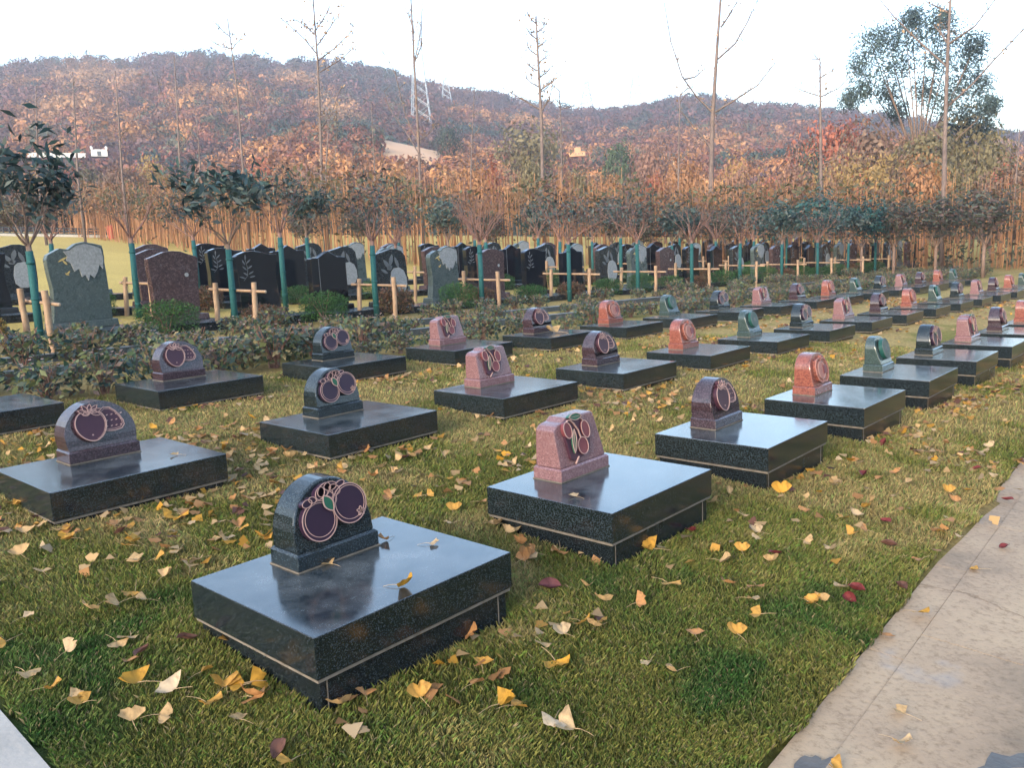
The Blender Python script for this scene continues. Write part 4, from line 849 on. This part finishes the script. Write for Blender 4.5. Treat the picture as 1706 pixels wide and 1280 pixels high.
for q, (lab, D, tr, wp, limbs, buds) in enumerate(TALL):
    R = random.Random(q+50); B = at(*tr[0], D); bz = gzf(B.x, B.y); g = empty('bare_tree', (B.x, B.y, bz)); mb = MB(); o = Vector((B.x, B.y, bz)); m1 = 1/1393.8*D
    def W(px, py, dd=0): return at(px, py, D+dd)-o
    P = [Vector((0, 0, -.3))]+[W(*p_) for p_ in tr]; P[1].z = max(P[1].z, .2); w0 = wp*m1/2*.9
    mb.tube(P, [w0*1.15]+[w0*(1-.62*i/(len(tr)-1)) for i in range(len(tr))], 8)
    BP_ = []
    for li, l in enumerate(limbs):
        sg = R.uniform(-1, 1)*.05; dep = 0; pts = []
        for i, p_ in enumerate(l):
            if i: dep += hypot(p_[0]-l[i-1][0], p_[1]-l[i-1][1])*m1*R.uniform(-.35, .55)*(1 if li % 2 else -1)
            pts.append(W(*p_, dep))
        rl = max(.030, w0*(.42 if wp > 5 else .45)); mb.tube(pts, [rl*(1-.6*i/(len(pts)-1)) for i in range(len(pts))], 5, cap=False)
        for i in range(len(pts)-1):
            for t_ in (.3, .6, .9):
                s0 = pts[i].lerp(pts[i+1], t_); BP_.append(s0)
                if R.random() < .75:
                    dr = (pts[i+1]-pts[i]).normalized(); e = (dr*.6+Vector((R.gauss(0, .5), R.gauss(0, .5), .5))).normalized()*R.uniform(.25, .7); mb.tube([s0, s0+e*.5+Vector((0, 0, .03)), s0+e], [.020, .016, .012], 3, cap=False); BP_.append(s0+e)
    for k in range(int(5+wp)):
        t_ = R.uniform(.45, .98); i = min(int(t_*(len(P)-1)), len(P)-2); s0 = P[i].lerp(P[i+1], t_*(len(P)-1)-i); a = R.uniform(0, 6.28); e = Vector((cos(a)*.7, sin(a)*.7, .7))*R.uniform(.25, .6); mb.tube([s0, s0+e], [.020, .012], 3, cap=False); BP_.append(s0+e)
    link('trunk', mb.mesh('trunk', M['palebark'], smooth=True), g)
    if buds:
        r = np.random.default_rng(q); Bp = np.array([BP_[r.integers(len(BP_))] for _ in range(buds*3)])+r.normal(size=(buds*3, 3))*.10; nrm = r.normal(size=Bp.shape); nrm /= np.linalg.norm(nrm, axis=1)[:, None]
        V, F = cards(Bp, nrm, .085*(.6+.8*r.random(len(Bp))), r, .6); link('crown', bigmesh('crown', V, F, M['leaf'], np.repeat(np.array([(.30, .20, .12)])*(.6+.8*r.random((len(Bp), 1))), 4, 0)), g)
    tag(g, lab, 'tree')

# ================================================================== FAR STRUCTURES
msteel = rocky('galvanised_lattice', (.24, .29, .35), (.32, .37, .43), 3, .6, 0)
def pylon(px, ytop, ybot, D, wb, label, arms):
    T = at(px, ytop, D); Bm = at(px, ybot, D); H = T.z-Bm.z+4; g = empty('electricity_pylon', (Bm.x, Bm.y, Bm.z-4)); mb = MB(); r_ = .085*D/300
    wf = lambda z: wb*(1-z/H)**1.0*.5+.25*wb*.5
    lv = [H*k/9 for k in range(10)]
    for a in range(4):
        sx, sy = ((1, 1), (-1, 1), (-1, -1), (1, -1))[a]; mb.tube([(sx*wf(z), sy*wf(z), z) for z in (0, H*.5, H*.97)], r_*1.3, 4)
    for i in range(9):
        z0, z1 = lv[i], lv[i+1]; a, b = wf(z0), wf(z1)
        for c0, c1 in (((-1, -1), (1, -1)), ((1, -1), (1, 1)), ((1, 1), (-1, 1)), ((-1, 1), (-1, -1))):
            mb.tube([(c0[0]*a, c0[1]*a, z0), (c1[0]*b, c1[1]*b, z1)], r_, 3); mb.tube([(c1[0]*a, c1[1]*a, z0), (c0[0]*b, c0[1]*b, z1)], r_, 3)
    link('tower', mb.mesh('tower', msteel), g)
    for f_, l in arms:
        mb = MB(); z = H*f_
        for s_ in (-1, 1): mb.tube([(0, 0, z), (s_*l, 0, z+.2), (0, 0, z+H*.045)], r_*1.2, 4); mb.tube([(s_*l, 0, z), (s_*l, 0, z-H*.04)], r_*1.3, 4)
        link('crossarm', mb.mesh('crossarm', msteel), g)
    tag(g, label, 'pylon', 'lattice pylons on the hill')
pylon(702, 34, 200, 330, 6.0, 'tallest pale blue lattice pylon, behind the forked bare tree', [(.62, 4.2), (.74, 5.2), (.86, 4.0)])
pylon(746, 127, 200, 430, 6.5, 'lattice pylon standing on the hill slope right of the tallest one', [(.80, 3.4), (.92, 2.8)])
pylon(978, 134, 186, 560, 8, 'small lattice pylon on the ridge, left of the two', [(.62, 8.5), (.80, 6.5), (.92, 4.5)])
pylon(1060, 116, 182, 560, 9, 'small lattice pylon on the ridge, right of the two', [(.50, 9), (.66, 9), (.82, 6.5)])
mwhite = rocky('white_render', (.5, .5, .49), (.62, .62, .60), 2, .7, 0); mdkr = rocky('dark_roof', (.10, .09, .09), (.16, .14, .13), 2, .8, 0); mearth = rocky('orange_earth_wall', (.36, .19, .11), (.44, .25, .15), 2, .9, 0); mglass = rocky('dark_window', (.05, .06, .07), (.08, .09, .1), 2, .2, 0)  # earth wall is a plain mottled orange tone
B = at(165, 252, 200); g = empty('white_building', (B.x, B.y, B.z-1)); g.rotation_euler = (0, 0, -atan2(B.x, B.y))
b = MB(); b.box(-2.0, 0, 0, 2.0, 4, 1.5); b.box(-2.0, -.1, 1.501, 2.0, 4.1, 1.8, top=(.2, .2, .2, .2)); link('wall', b.mesh('wall', mwhite), g)
for s_ in (-1, 1):
    b = MB(); b.box(s_*1.8-.3, -.12, 1.805, s_*1.8+.3, .5, 2.3); b.tube([(s_*1.8, .2, 2.3), (s_*1.8, .2, 2.5), (s_*1.8, .2, 2.7)], [.36, .3, .05], 10); link('turret', b.mesh('turret', mwhite), g)
b = MB(); b.box(-.5, -.02, .1, .5, -.003, 1.3); link('doorway', b.mesh('doorway', mglass), g)
g.scale = (.78, .78, .78); tag(g, 'small white building with two little turrets on the hillside', 'building')
B = at(95, 262, 190); g = empty('white_boundary_wall', (B.x, B.y, B.z)); g.rotation_euler = (0, 0, -atan2(B.x, B.y))
b = MB(); b.box(-5, 0, 0, 5, .3, .7); b.box(-5.1, -.05, .703, 5.1, .35, .85); link('wall', b.mesh('wall', mwhite), g)
for k in range(6):
    b = MB(); b.box(-4.8+k*1.85, -.09, 0, -4.5+k*1.85, -.003, .70); link('pillar', b.mesh('pillar', mwhite), g)
tag(g, 'long white wall below the small white turreted building', 'wall')
B = at(962, 252, 182); g = empty('earth_building', (B.x, B.y, B.z-1)); g.rotation_euler = (0, 0, -atan2(B.x, B.y))
b = MB(); b.box(-.9, 0, 0, 1.0, 2.5, 2.6); b.box(1.004, .2, 0, 2.3, 2.5, 1.5); b.box(-2.6, .2, 0, -.904, 2.5, 1.3); link('wall', b.mesh('wall', mearth), g)
for x0, z_, l in ((-1.1, 2.604, 2.3), (1.004, 1.504, 1.4), (-2.7, 1.304, 1.8)):
    b = MB(); b.box(x0, -.1, z_, x0+l, 2.6, z_+.15); link('roof', b.mesh('roof', mdkr), g)
for x in (-.5, .4, -2.0, 1.5): b = MB(); b.box(x-.15, -.02 if abs(x) < 1 else .18, .5, x+.15, -.003 if abs(x) < 1 else .197, 1.0); link('window', b.mesh('window', mglass), g)
g.scale = (.7, .7, .7); tag(g, 'little orange earth-coloured building on the slope right of the twiggy tree', 'building')
# paved edge, dark low fence and red bin at the far end of the lawn
A0, A1 = at(-60, 391, 84), at(186, 393, 80); b = MB(); d = (A1-A0); n_ = 12
for i in range(n_):
    p0, p1 = A0+d*(i/n_), A0+d*((i+1)/n_-.0006); z0, z1 = gzf(p0.x, p0.y), gzf(p1.x, p1.y)
    T = [(p0.x, p0.y, z0+.22), (p1.x, p1.y, z1+.22), (p1.x, p1.y+.35, z1+.22), (p0.x, p0.y+.35, z0+.22)]; b.add(T+[(x, y, z-.5) for x, y, z in T], [(0, 1, 2, 3), (4, 5, 1, 0), (5, 6, 2, 1), (7, 4, 0, 3)])
tag(link('pale_kerb', b.mesh('pale_kerb', mo2)), 'long pale kerb line at the far left end of the lawn', 'kerb')
fe = empty('low_fence', (A0.x, A0.y+1.2, 0)); b = MB()
mdark = rocky('dark_fence_paint', (.02, .025, .03), (.035, .04, .045), 4, .6, 0)
P = [(d.x*i/24, d.y*i/24, gzf(A0.x+d.x*i/24, A0.y+1.2+d.y*i/24)) for i in range(25)]
for x, y, z in P: pb = MB(); pb.box(x-.05, y-.05, z-.2, x+.05, y+.05, z+.75); link('post', pb.mesh('post', mdark), fe)
for hh in (.2, .45, .68): rb_ = MB(); rb_.tube([(x, y, z+hh) for x, y, z in P], .055, 4); link('rail', rb_.mesh('rail', mdark), fe)
tag(fe, 'low dark fence behind the pale kerb at the far left', 'fence')
B = at(186, 392, 77); g = empty('red_bin', (B.x, B.y, gzf(B.x, B.y))); mred = rocky('faded_red_plastic', (.42, .07, .05), (.5, .11, .08), 3, .6, 0)
b = MB(); b.tube([(0, 0, 0), (0, 0, .5), (0, 0, .95)], [.30, .34, .36], 14); link('barrel', b.mesh('barrel', mred, smooth=False), g); b = MB(); b.tube([(0, 0, .952), (0, 0, 1.02), (0, 0, 1.10)], [.38, .37, .20], 14); link('lid', b.mesh('lid', mred), g)
tag(g, 'small red bin at the far edge of the lawn by the sapling hedge', 'bin')
# trees behind the low fence, left
for k in range(8): put_mid(-80+k*34+random.uniform(-8, 8), random.uniform(305, 335), 92+random.uniform(-3, 5), random.uniform(60, 80), random.choice([0, 1]), random.choice(['dark', 'green', 'brown', 'olive']), 'dark leafy tree in the row behind the low dark fence at far left', 'trees behind the low dark fence')

# ================================================================== GRASS
r = np.random.default_rng(21); NB = 1000000
def sample(nn):
    R = np.exp(r.uniform(np.log(1.7), np.log(13.5), nn)); R = np.where(r.random(nn) < .30, 1.7+r.random(nn)**1.0*6, R); a = r.uniform(-.70, .68, nn); return np.sin(a)*R, np.cos(a)*R, R
X, Y, R_ = sample(NB); u, v = touv(X, Y); edge = PATHV(u)+(fbm(u, u*0, .22, 63)-.62)*.10
ok = (v > edge) & (u > -.73+.012*np.sin(v*31)) & (v < 5.9)
for j in range(3):
    iu = np.floor((u-ROWO[j])/SP); lu = u-ROWO[j]-iu*SP; lv_ = v-ROWV[j]; ok &= ~((lu > .012) & (lu < GW-.012) & (lv_ > .012) & (lv_ < GD-.012))
bald = fbm(u, v, .5, 91); ok &= (bald < .70) | (r.random(NB) < .4)
X, Y, R_, u, v = X[ok], Y[ok], R_[ok], u[ok], v[ok]; n_ = len(X); Z = gz(X, Y)
hgt = (.015+.018*r.random(n_))*(.75+.7*fbm(X, Y, .35, 77))*np.clip(1+(R_-6)*.03, 1, 1.25); wd = .0013*np.clip(R_/3.0, 1, 6)*(.7+.6*r.random(n_))
la = r.random(n_)*6.28; comb = fbm(X, Y, .7, 55)*9; la = np.where(r.random(n_) < .25, comb, la); ln = hgt*(.15+.75*r.random(n_)**1.5); wa = r.random(n_)*3.14
bx, by = np.cos(wa)*wd, np.sin(wa)*wd; dx, dy = np.cos(la)*ln, np.sin(la)*ln
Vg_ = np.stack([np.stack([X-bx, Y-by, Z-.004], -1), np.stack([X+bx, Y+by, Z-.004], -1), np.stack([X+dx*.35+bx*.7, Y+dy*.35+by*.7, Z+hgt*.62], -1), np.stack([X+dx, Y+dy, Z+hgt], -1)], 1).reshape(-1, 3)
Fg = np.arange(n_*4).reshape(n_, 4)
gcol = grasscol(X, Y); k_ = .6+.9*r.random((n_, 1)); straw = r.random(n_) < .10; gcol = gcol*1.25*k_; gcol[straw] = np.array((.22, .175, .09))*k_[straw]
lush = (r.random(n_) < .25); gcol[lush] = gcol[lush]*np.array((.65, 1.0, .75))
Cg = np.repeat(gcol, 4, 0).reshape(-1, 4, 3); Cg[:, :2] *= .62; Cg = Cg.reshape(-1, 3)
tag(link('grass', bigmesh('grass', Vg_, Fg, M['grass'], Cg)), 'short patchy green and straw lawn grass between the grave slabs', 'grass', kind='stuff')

# ================================================================== FALLEN LEAVES
def ginkgo(seed, curl, fold):
    R = random.Random(seed); mb = MB(); V = []; F = []; nr, na = 4, 10; sp = RAD(R.uniform(58, 72))
    for i in range(nr+1):
        q = i/nr
        for k in range(na+1):
            a = -sp+2*sp*k/na; rim = 1+.06*sin(9*a+seed)+.04*sin(17*a); notch = .26*math.exp(-(a/.12)**2)*(q**3); rr_ = (.12+.88*q)*rim-notch
            x = rr_*sin(a)*.045; y = rr_*cos(a)*.045; z = curl*(q**2)*.020+fold*abs(a)/sp*q*.022+.004*sin(5*a+seed)*q; V.append((x, y, z))
    for i in range(nr):
        for k in range(na): p_ = i*(na+1)+k; F.append((p_, p_+1, p_+na+2, p_+na+1))
    mb.add(V, F); b = R.uniform(-.02, .02); st = [(0, .004, .001), (b*.4, -.015, .004), (b, -.035, .003), (b*1.6, -.052, .0)]
    blade = mb; sm = MB(); sm.tube(st, [.0014, .0010, .0009, .0008], 4, cap=False); sm.f = sm.f; return blade, sm
def ovate(seed, curl):
    mb = MB(); V = []; F = []; n1_, n2_ = 8, 4
    for i in range(n1_+1):
        t_ = i/n1_; w_ = .5*sin(pi*t_**.85)**.8
        for k in range(n2_+1): s_ = -1+2*k/n2_; V.append((s_*w_*.045, (t_-.5)*.085, curl*(s_*s_)*.014*sin(pi*t_)+.006*sin(6*t_+seed)))
    for i in range(n1_):
        for k in range(n2_): p_ = i*(n2_+1)+k; F.append((p_, p_+1, p_+n2_+2, p_+n2_+1))
    mb.add(V, F); sm = MB(); sm.tube([(0, -.042, 0), (.004, -.06, .003)], [.0012, .0009], 4, cap=False); return mb, sm
LC = {'y': (.52, .28, .06), 'Y': (.56, .29, .04), 'o': (.46, .23, .09), 't': (.52, .34, .16), 'p': (.52, .37, .21), 'P': (.60, .46, .30), 'T': (.55, .38, .20), 'r': (.18, .035, .035), 'b': (.15, .07, .05), 'B': (.16, .055, .06), 'O': (.6, .34, .10)}
def litmat(name, c):
    m, t, p = _mat(name); L = t.links.new; tc = N(t, 'ShaderNodeTexCoord'); no = N(t, 'ShaderNodeTexNoise', Scale=55.0, Detail=3.0); L(tc.outputs['Object'], no.inputs[0])
    cc = ramp(t, no.outputs[0], [(.3, tuple(x*.6 for x in c)), (.5, c), (.75, tuple(min(.8, x*1.15) for x in c))]); L(cc, p.inputs[0]); p.inputs['Roughness'].default_value = .6; p.inputs['Specular IOR Level'].default_value = .2
    tr = N(t, 'ShaderNodeBsdfTranslucent'); L(cc, tr.inputs[0]); mx = N(t, 'ShaderNodeMixShader'); mx.inputs[0].default_value = .25; L(p.outputs[0], mx.inputs[1]); L(tr.outputs[0], mx.inputs[2]); L(mx.outputs[0], t.nodes['Material Output'].inputs[0]); return m
LC = {k: tuple(x*.85 for x in c) for k, c in LC.items()}
LM = {k: litmat('leaf_'+{'y': 'yellow', 'Y': 'golden', 'o': 'orange', 't': 'tan', 'p': 'pale', 'P': 'cream', 'T': 'buff', 'r': 'red', 'b': 'brown', 'B': 'maroon', 'O': 'amber'}[k], c) for k, c in LC.items()}
shapes = [ginkgo(s, c, f_) for s, c, f_ in ((1, .3, .15), (2, 1.0, .2), (3, -.3, .8), (4, .6, 1.1), (5, 1.5, .0), (6, .1, .5))]; ovs = [ovate(1, 1.2), ovate(2, 2.0)]
LN = {'y': 'yellow ginkgo leaf', 'Y': 'large golden ginkgo leaf', 'o': 'orange ginkgo leaf', 't': 'tan ginkgo leaf', 'p': 'pale buff ginkgo leaf', 'P': 'large cream ginkgo leaf', 'T': 'large buff ginkgo leaf', 'r': 'crimson oval leaf', 'b': 'brown oval leaf', 'B': 'large maroon oval leaf', 'O': 'large amber ginkgo leaf'}
lmesh = {}
def leafobj(c, X, Y, Z, rz, tilt, s_, label, group, up=.0):
    isov = c in 'rbB'; i = random.randrange(2 if isov else 6); key = (c, i)
    if key not in lmesh:
        bl, sm = (ovs if isov else shapes)[i]; lmesh[key] = (bl.mesh('blade', LM[c], smooth=True), sm.mesh('stalk', LM['p'] if not isov else LM['b'], smooth=True))
    a, b = lmesh[key]; o = link('fallen_leaf', a); s_ = s_*(1.3 if c in 'YPTO' else 1)*(1.35 if c == 'B' else 1)
    o.location = (X, Y, Z+.004+up); o.rotation_euler = (tilt[0], tilt[1], rz); o.scale = (s_,)*3; tag(o, label, 'leaf', group); link('stalk', b, o); return o
LV = 'y-0.01,2.10;t-0.26,2.06;t-0.26,1.79;t-0.43,1.81;p-0.48,1.39;y-0.59,1.23;t-0.62,0.96;p-0.46,1.00;y-0.60,0.79;t-0.23,1.28;t-0.14,1.25;y-0.04,1.32;t-0.04,1.20;t0.11,1.37;t0.10,1.66;y0.18,1.59;p0.33,1.45;t0.32,1.61;t-0.29,0.95;t-0.23,0.95;b-0.25,0.81;o-0.33,0.77;Y-0.36,0.60;P-0.29,0.47;y-0.15,0.36;Y-0.09,0.33;o-0.12,0.24;y-0.25,0.33;t-0.22,0.15;t-0.57,0.68;y-0.55,0.61;t-0.48,0.39;t-0.40,0.37;b-0.22,-0.08;y-0.22,-0.16;y0.69,1.67;p0.56,1.58;y0.71,1.48;t0.01,2.29;y-0.04,2.43;o0.23,2.13;Y0.22,1.86;y0.16,1.82;y0.03,0.64;b-0.08,0.78;y-0.17,0.51;t1.87,0.46;o1.74,0.31;o1.65,0.50;o1.61,0.37;o1.50,0.34;t1.82,0.19;o1.80,0.09;Y2.12,-0.03;B1.36,0.07;t1.49,-0.05;t1.43,-0.21;o1.50,-0.32;y1.18,-0.25;t1.20,-0.30;p1.04,-0.27;t0.92,-0.24;Y0.85,-0.37;O1.80,-0.30;o2.02,-0.53;o2.08,-0.63;t1.91,-0.67;y1.80,-0.79;y1.55,-0.80;o1.42,-0.67;p1.11,-0.65;t1.12,-0.77;P0.54,-0.62;T0.54,-0.71;y0.49,-0.46;y2.43,-0.38;t2.42,-0.55;r2.54,-0.52;t2.23,-0.35;p2.76,-0.32;t2.83,-0.55;y2.08,-0.89;t0.09,-0.01;o0.17,-0.04;y0.30,-0.19;y0.62,-0.19;o0.49,-0.26;Y0.46,-0.42;o0.75,0.03;Y-0.08,0.32;y-0.16,0.36;o-0.11,0.25;o0.69,1.68;t0.56,1.58;p0.33,1.44;t0.25,1.39;y0.71,1.48;t0.99,2.41;t1.23,2.57;t1.31,2.47;o2.15,1.44;y1.73,1.10;T1.60,0.95;o1.95,1.10;t1.75,0.78;t1.68,0.52;T1.52,0.36;t1.93,1.84;o1.78,1.91;t1.68,2.27;o1.72,2.11;t2.28,2.07;t1.63,2.60;t1.95,1.46;t1.64,1.53;y1.75,1.40;o3.54,2.50;o3.04,1.84;o2.79,1.62;t2.60,1.44;y2.80,1.75;t2.68,1.45;p3.05,1.68;t4.39,1.90;t4.31,1.59;t3.98,1.57;t4.83,1.88;y5.38,2.10;t5.20,1.72;t4.59,1.45;p3.78,1.18;t1.76,0.80;t1.71,0.66;t1.81,0.68;o1.67,0.53;t1.88,0.47;t1.74,0.32;o1.52,0.36;y2.11,0.01;r2.51,-0.03;t3.08,0.12;t5.86,-0.27;o5.82,-0.53;p5.94,-0.81;r5.42,-0.14;r4.38,-0.34;o4.31,-0.45;o4.59,-0.50;t4.37,-0.62;t4.01,-0.66;t4.01,-0.24;Y3.53,-0.11;o3.37,-0.35;y3.35,-0.56;y3.64,-0.58;t3.78,-0.58;p3.46,-0.60;r3.48,-0.78;y3.09,-0.70;o3.24,-0.76;p2.85,-0.72;b3.10,-0.92;o4.97,-0.64;r5.13,-0.88;y4.36,-0.90;y4.53,-0.98;o4.19,-0.98;o3.01,-1.12;b2.57,-1.15;r2.38,-1.00;r2.25,-1.02;p2.39,-0.95;y2.09,-0.91;t2.14,-0.94;y1.62,3.18;t1.53,2.94;o1.61,2.81;o1.64,2.63;o1.71,2.77;t1.71,2.59;t1.97,2.38;o2.07,2.36;t1.30,2.47;t1.55,2.29;o1.62,2.27;y1.71,2.11;o1.77,1.90;t2.11,2.05;b2.19,2.07;t2.27,2.04;t1.93,2.00;t1.91,1.86;o2.29,2.21;y2.79,2.45;t2.43,1.90;o4.06,4.45;o1.60,1.49;y1.79,1.39;o2.16,1.44;t3.67,2.94;t3.40,2.52;y0.40,4.29;t0.54,4.02;o1.56,4.12;t1.61,3.81;t1.61,4.84;t1.43,3.55;t1.53,3.43;t1.34,2.90;o0.22,2.12;b0.21,2.03;Y0.55,2.05;t0.57,2.21;t0.55,1.62;y0.00,2.27;t-0.07,2.40;t-0.15,2.34;Y0.01,2.14;Y0.21,1.88;y-0.04,2.85'
REG = [(lambda u, v: u < .0, 'left of the nearest grave'), (lambda u, v: v < .05 and u < 1.35, 'in front of the nearest grave'), (lambda u, v: v < .1 and u < 3.2, 'in the grass between the second grave and the path'), (lambda u, v: v < 1.0, 'beside the slabs of the row next to the path'), (lambda u, v: u < 1.0, 'behind the nearest grave'), (lambda u, v: True, 'in the grass strip between the grave rows')]
cnt = 0
for tok in LV.split(';'):
    c = tok[0]; u, v = map(float, tok[1:].split(',')); rg = next(n for f_, n in REG if f_(u, v)); X, Y = xy(u, v)
    leafobj(c, X, Y, gzf(X, Y)+.030, random.uniform(0, 6.28), (random.gauss(0, .26), random.gauss(0, .26)), random.uniform(.95, 1.25), f'{LN[c]} lying {rg}', f'{LN[c]}s {rg}'); cnt += 1
for tok in 'y3.14,-1.36;r3.60,-1.38;t3.79,-1.5;Y2.39,-1.27;o2.04,-1.24;t1.47,-1.50;p1.28,-1.53;y0.98,-1.46;o1.41,-1.90;r4.57,-1.2'.split(';'):
    c = tok[0]; u, v = map(float, tok[1:].split(',')); X, Y = xy(u, v); leafobj(c, X, Y, gzf(X, Y)+.004, random.uniform(0, 6.28), (random.gauss(0, .12), random.gauss(0, .12)), 1.0, f'{LN[c]} lying on the stone path', f'{LN[c]}s on the stone path'); cnt += 1
for c, i, j, lu, lw, rz, lab in (('o', 0, 0, .803, .564, 2.2, 'orange ginkgo leaf right of the headstone on the nearest slab'), ('p', 0, 0, .877, .364, 4.4, 'pale ginkgo leaf with long stalk at the right of the nearest slab'), ('Y', 0, 0, .478, .104, 4.3, 'golden ginkgo leaf near the front edge of the nearest slab'), ('t', 0, 0, .455, .516, 1.0, 'curled tan leaf touching the headstone foot of the nearest slab'), ('p', 1, 0, .12, .32, .5, 'small pale leaf on the slab of the pink plum headstone'), ('t', 0, 1, .816, .22, 1.2, 'tan leaf on the slab of the near strawberry headstone')):
    X, Y = xy(ROWO[j]+i*SP+lu, ROWV[j]+lw); z = top(ROWO[j]+i*SP, ROWV[j]); leafobj(c, X, Y, z+.002, rz, (.06, .05), .95, lab, 'leaves lying on grave slabs'); cnt += 1
X, Y = xy(ROWO[2]+4*SP+.50, ROWV[2]+.30); z = top(ROWO[2]+4*SP, ROWV[2]); o = leafobj('t', X, Y, z+.012, .9, (.1, .1), 3.4, 'big dry curled brown leaf lying on a slab of the hedge row', None); cnt += 1
# scattered rest: clusters gather along the slabs
r = random.Random(99); tries = 0
while cnt < 298 and tries < 4000:
    tries += 1; u = r.uniform(-.6, 9); v = r.uniform(-1.2, 5.4); j = 0 if v < 1.4 else (1 if v < 3.8 else 2); lu = (u-ROWO[j]) % SP; lw = v-ROWV[j]
    if lu < GW+.04 and -.04 < lw < GD+.04: continue
    if u < 2.2 and v < .8: continue
    X, Y = xy(u, v)
    if abs(X) > .62*Y+.1 or (r.random() > .25 and fbm(X, Y, 1.1, 17) < .56): continue
    c = r.choice('yootttttpoyYTb'); rg = next(n for f_, n in REG if f_(u, v))
    leafobj(c, X, Y, gzf(X, Y)+.028, r.uniform(0, 6.28), (r.gauss(0, .26), r.gauss(0, .26)), r.uniform(.9, 1.2), f'{LN[c]} lying {rg}', f'{LN[c]}s {rg}'); cnt += 1
# the countless rest, farther off, as one layer
r = np.random.default_rng(31); n0 = 17000; u = r.uniform(-.7, 22, n0); v = r.uniform(-1.25, 5.6, n0); X, Y = xy(u, v); cl = fbm(X, Y, 1.1, 17); ok = (r.random(n0) < smooth(.50, .74, cl)*1.2+.03) & (np.abs(X) < .75*Y+1) & (np.hypot(X, Y) > 3.9+r.random(n0))
ok &= ~((u < 1.3) & (v < .3)) | (r.random(n0) < .6)
for j in range(3):
    lu = (u-ROWO[j]) % SP; lv_ = v-ROWV[j]; ok |= (lu < GW+.3) & (lv_ > -.30) & (lv_ < 0) & (r.random(n0) < .45) & (np.abs(X) < .75*Y+1); ok &= ~((lu > -.0) & (lu < GW) & (lv_ > 0) & (lv_ < GD))
X, Y, u, v = X[ok], Y[ok], u[ok], v[ok]; n_ = len(X); P = np.stack([X, Y, gz(X, Y)+.026], -1); nrm = r.normal(size=(n_, 3))*.35; nrm[:, 2] += 1; nrm /= np.linalg.norm(nrm, axis=1)[:, None]
sz_ = (.036*(.6+.6*r.random(n_)))[:, None]; aa = r.normal(size=(n_, 3)); aa -= nrm*(aa*nrm).sum(1)[:, None]; aa /= np.linalg.norm(aa, axis=1)[:, None]; bb = np.cross(nrm, aa); lift = nrm*sz_*(.1+.5*r.random((n_, 1)))
V = np.stack([P-aa*sz_, P+aa*sz_*.25-bb*sz_+lift, P+aa*sz_*.72-bb*sz_*.35, P+aa*sz_*.5+lift*.3, P+aa*sz_*.78+bb*sz_*.4+lift*.2, P+aa*sz_*.2+bb*sz_*.95+lift*.8], 1).reshape(-1, 3); F = np.arange(n_*6).reshape(n_, 6); pal = np.array([LC[c] for c in 'yoooYtttpb'])*.9
tag(link('leaf_litter', bigmesh('leaf_litter', V, F, M['litter'], np.repeat(pal[r.integers(len(pal), size=n_)]*(.7+.5*r.random((n_, 1))), 6, 0))), 'small fallen autumn leaves strewn over the lawn among the grave rows', 'fallen leaves', kind='stuff')

# ================================================================== HAZE
if HAZE:
    b = MB(); b.box(-1400, -60, -60, 1400, 1200, 175)
    hm, t, p = _mat('haze_air'); t.nodes.remove(p); pv_ = N(t, 'ShaderNodeVolumePrincipled'); pv_.inputs['Density'].default_value = HAZE; pv_.inputs['Color'].default_value = (.84, .88, .97, 1); pv_.inputs['Anisotropy'].default_value = .2
    t.links.new(pv_.outputs[0], t.nodes['Material Output'].inputs['Volume']); tag(link('haze', b.mesh('haze', hm)), 'thin bluish autumn haze over the whole valley', 'haze', kind='stuff')
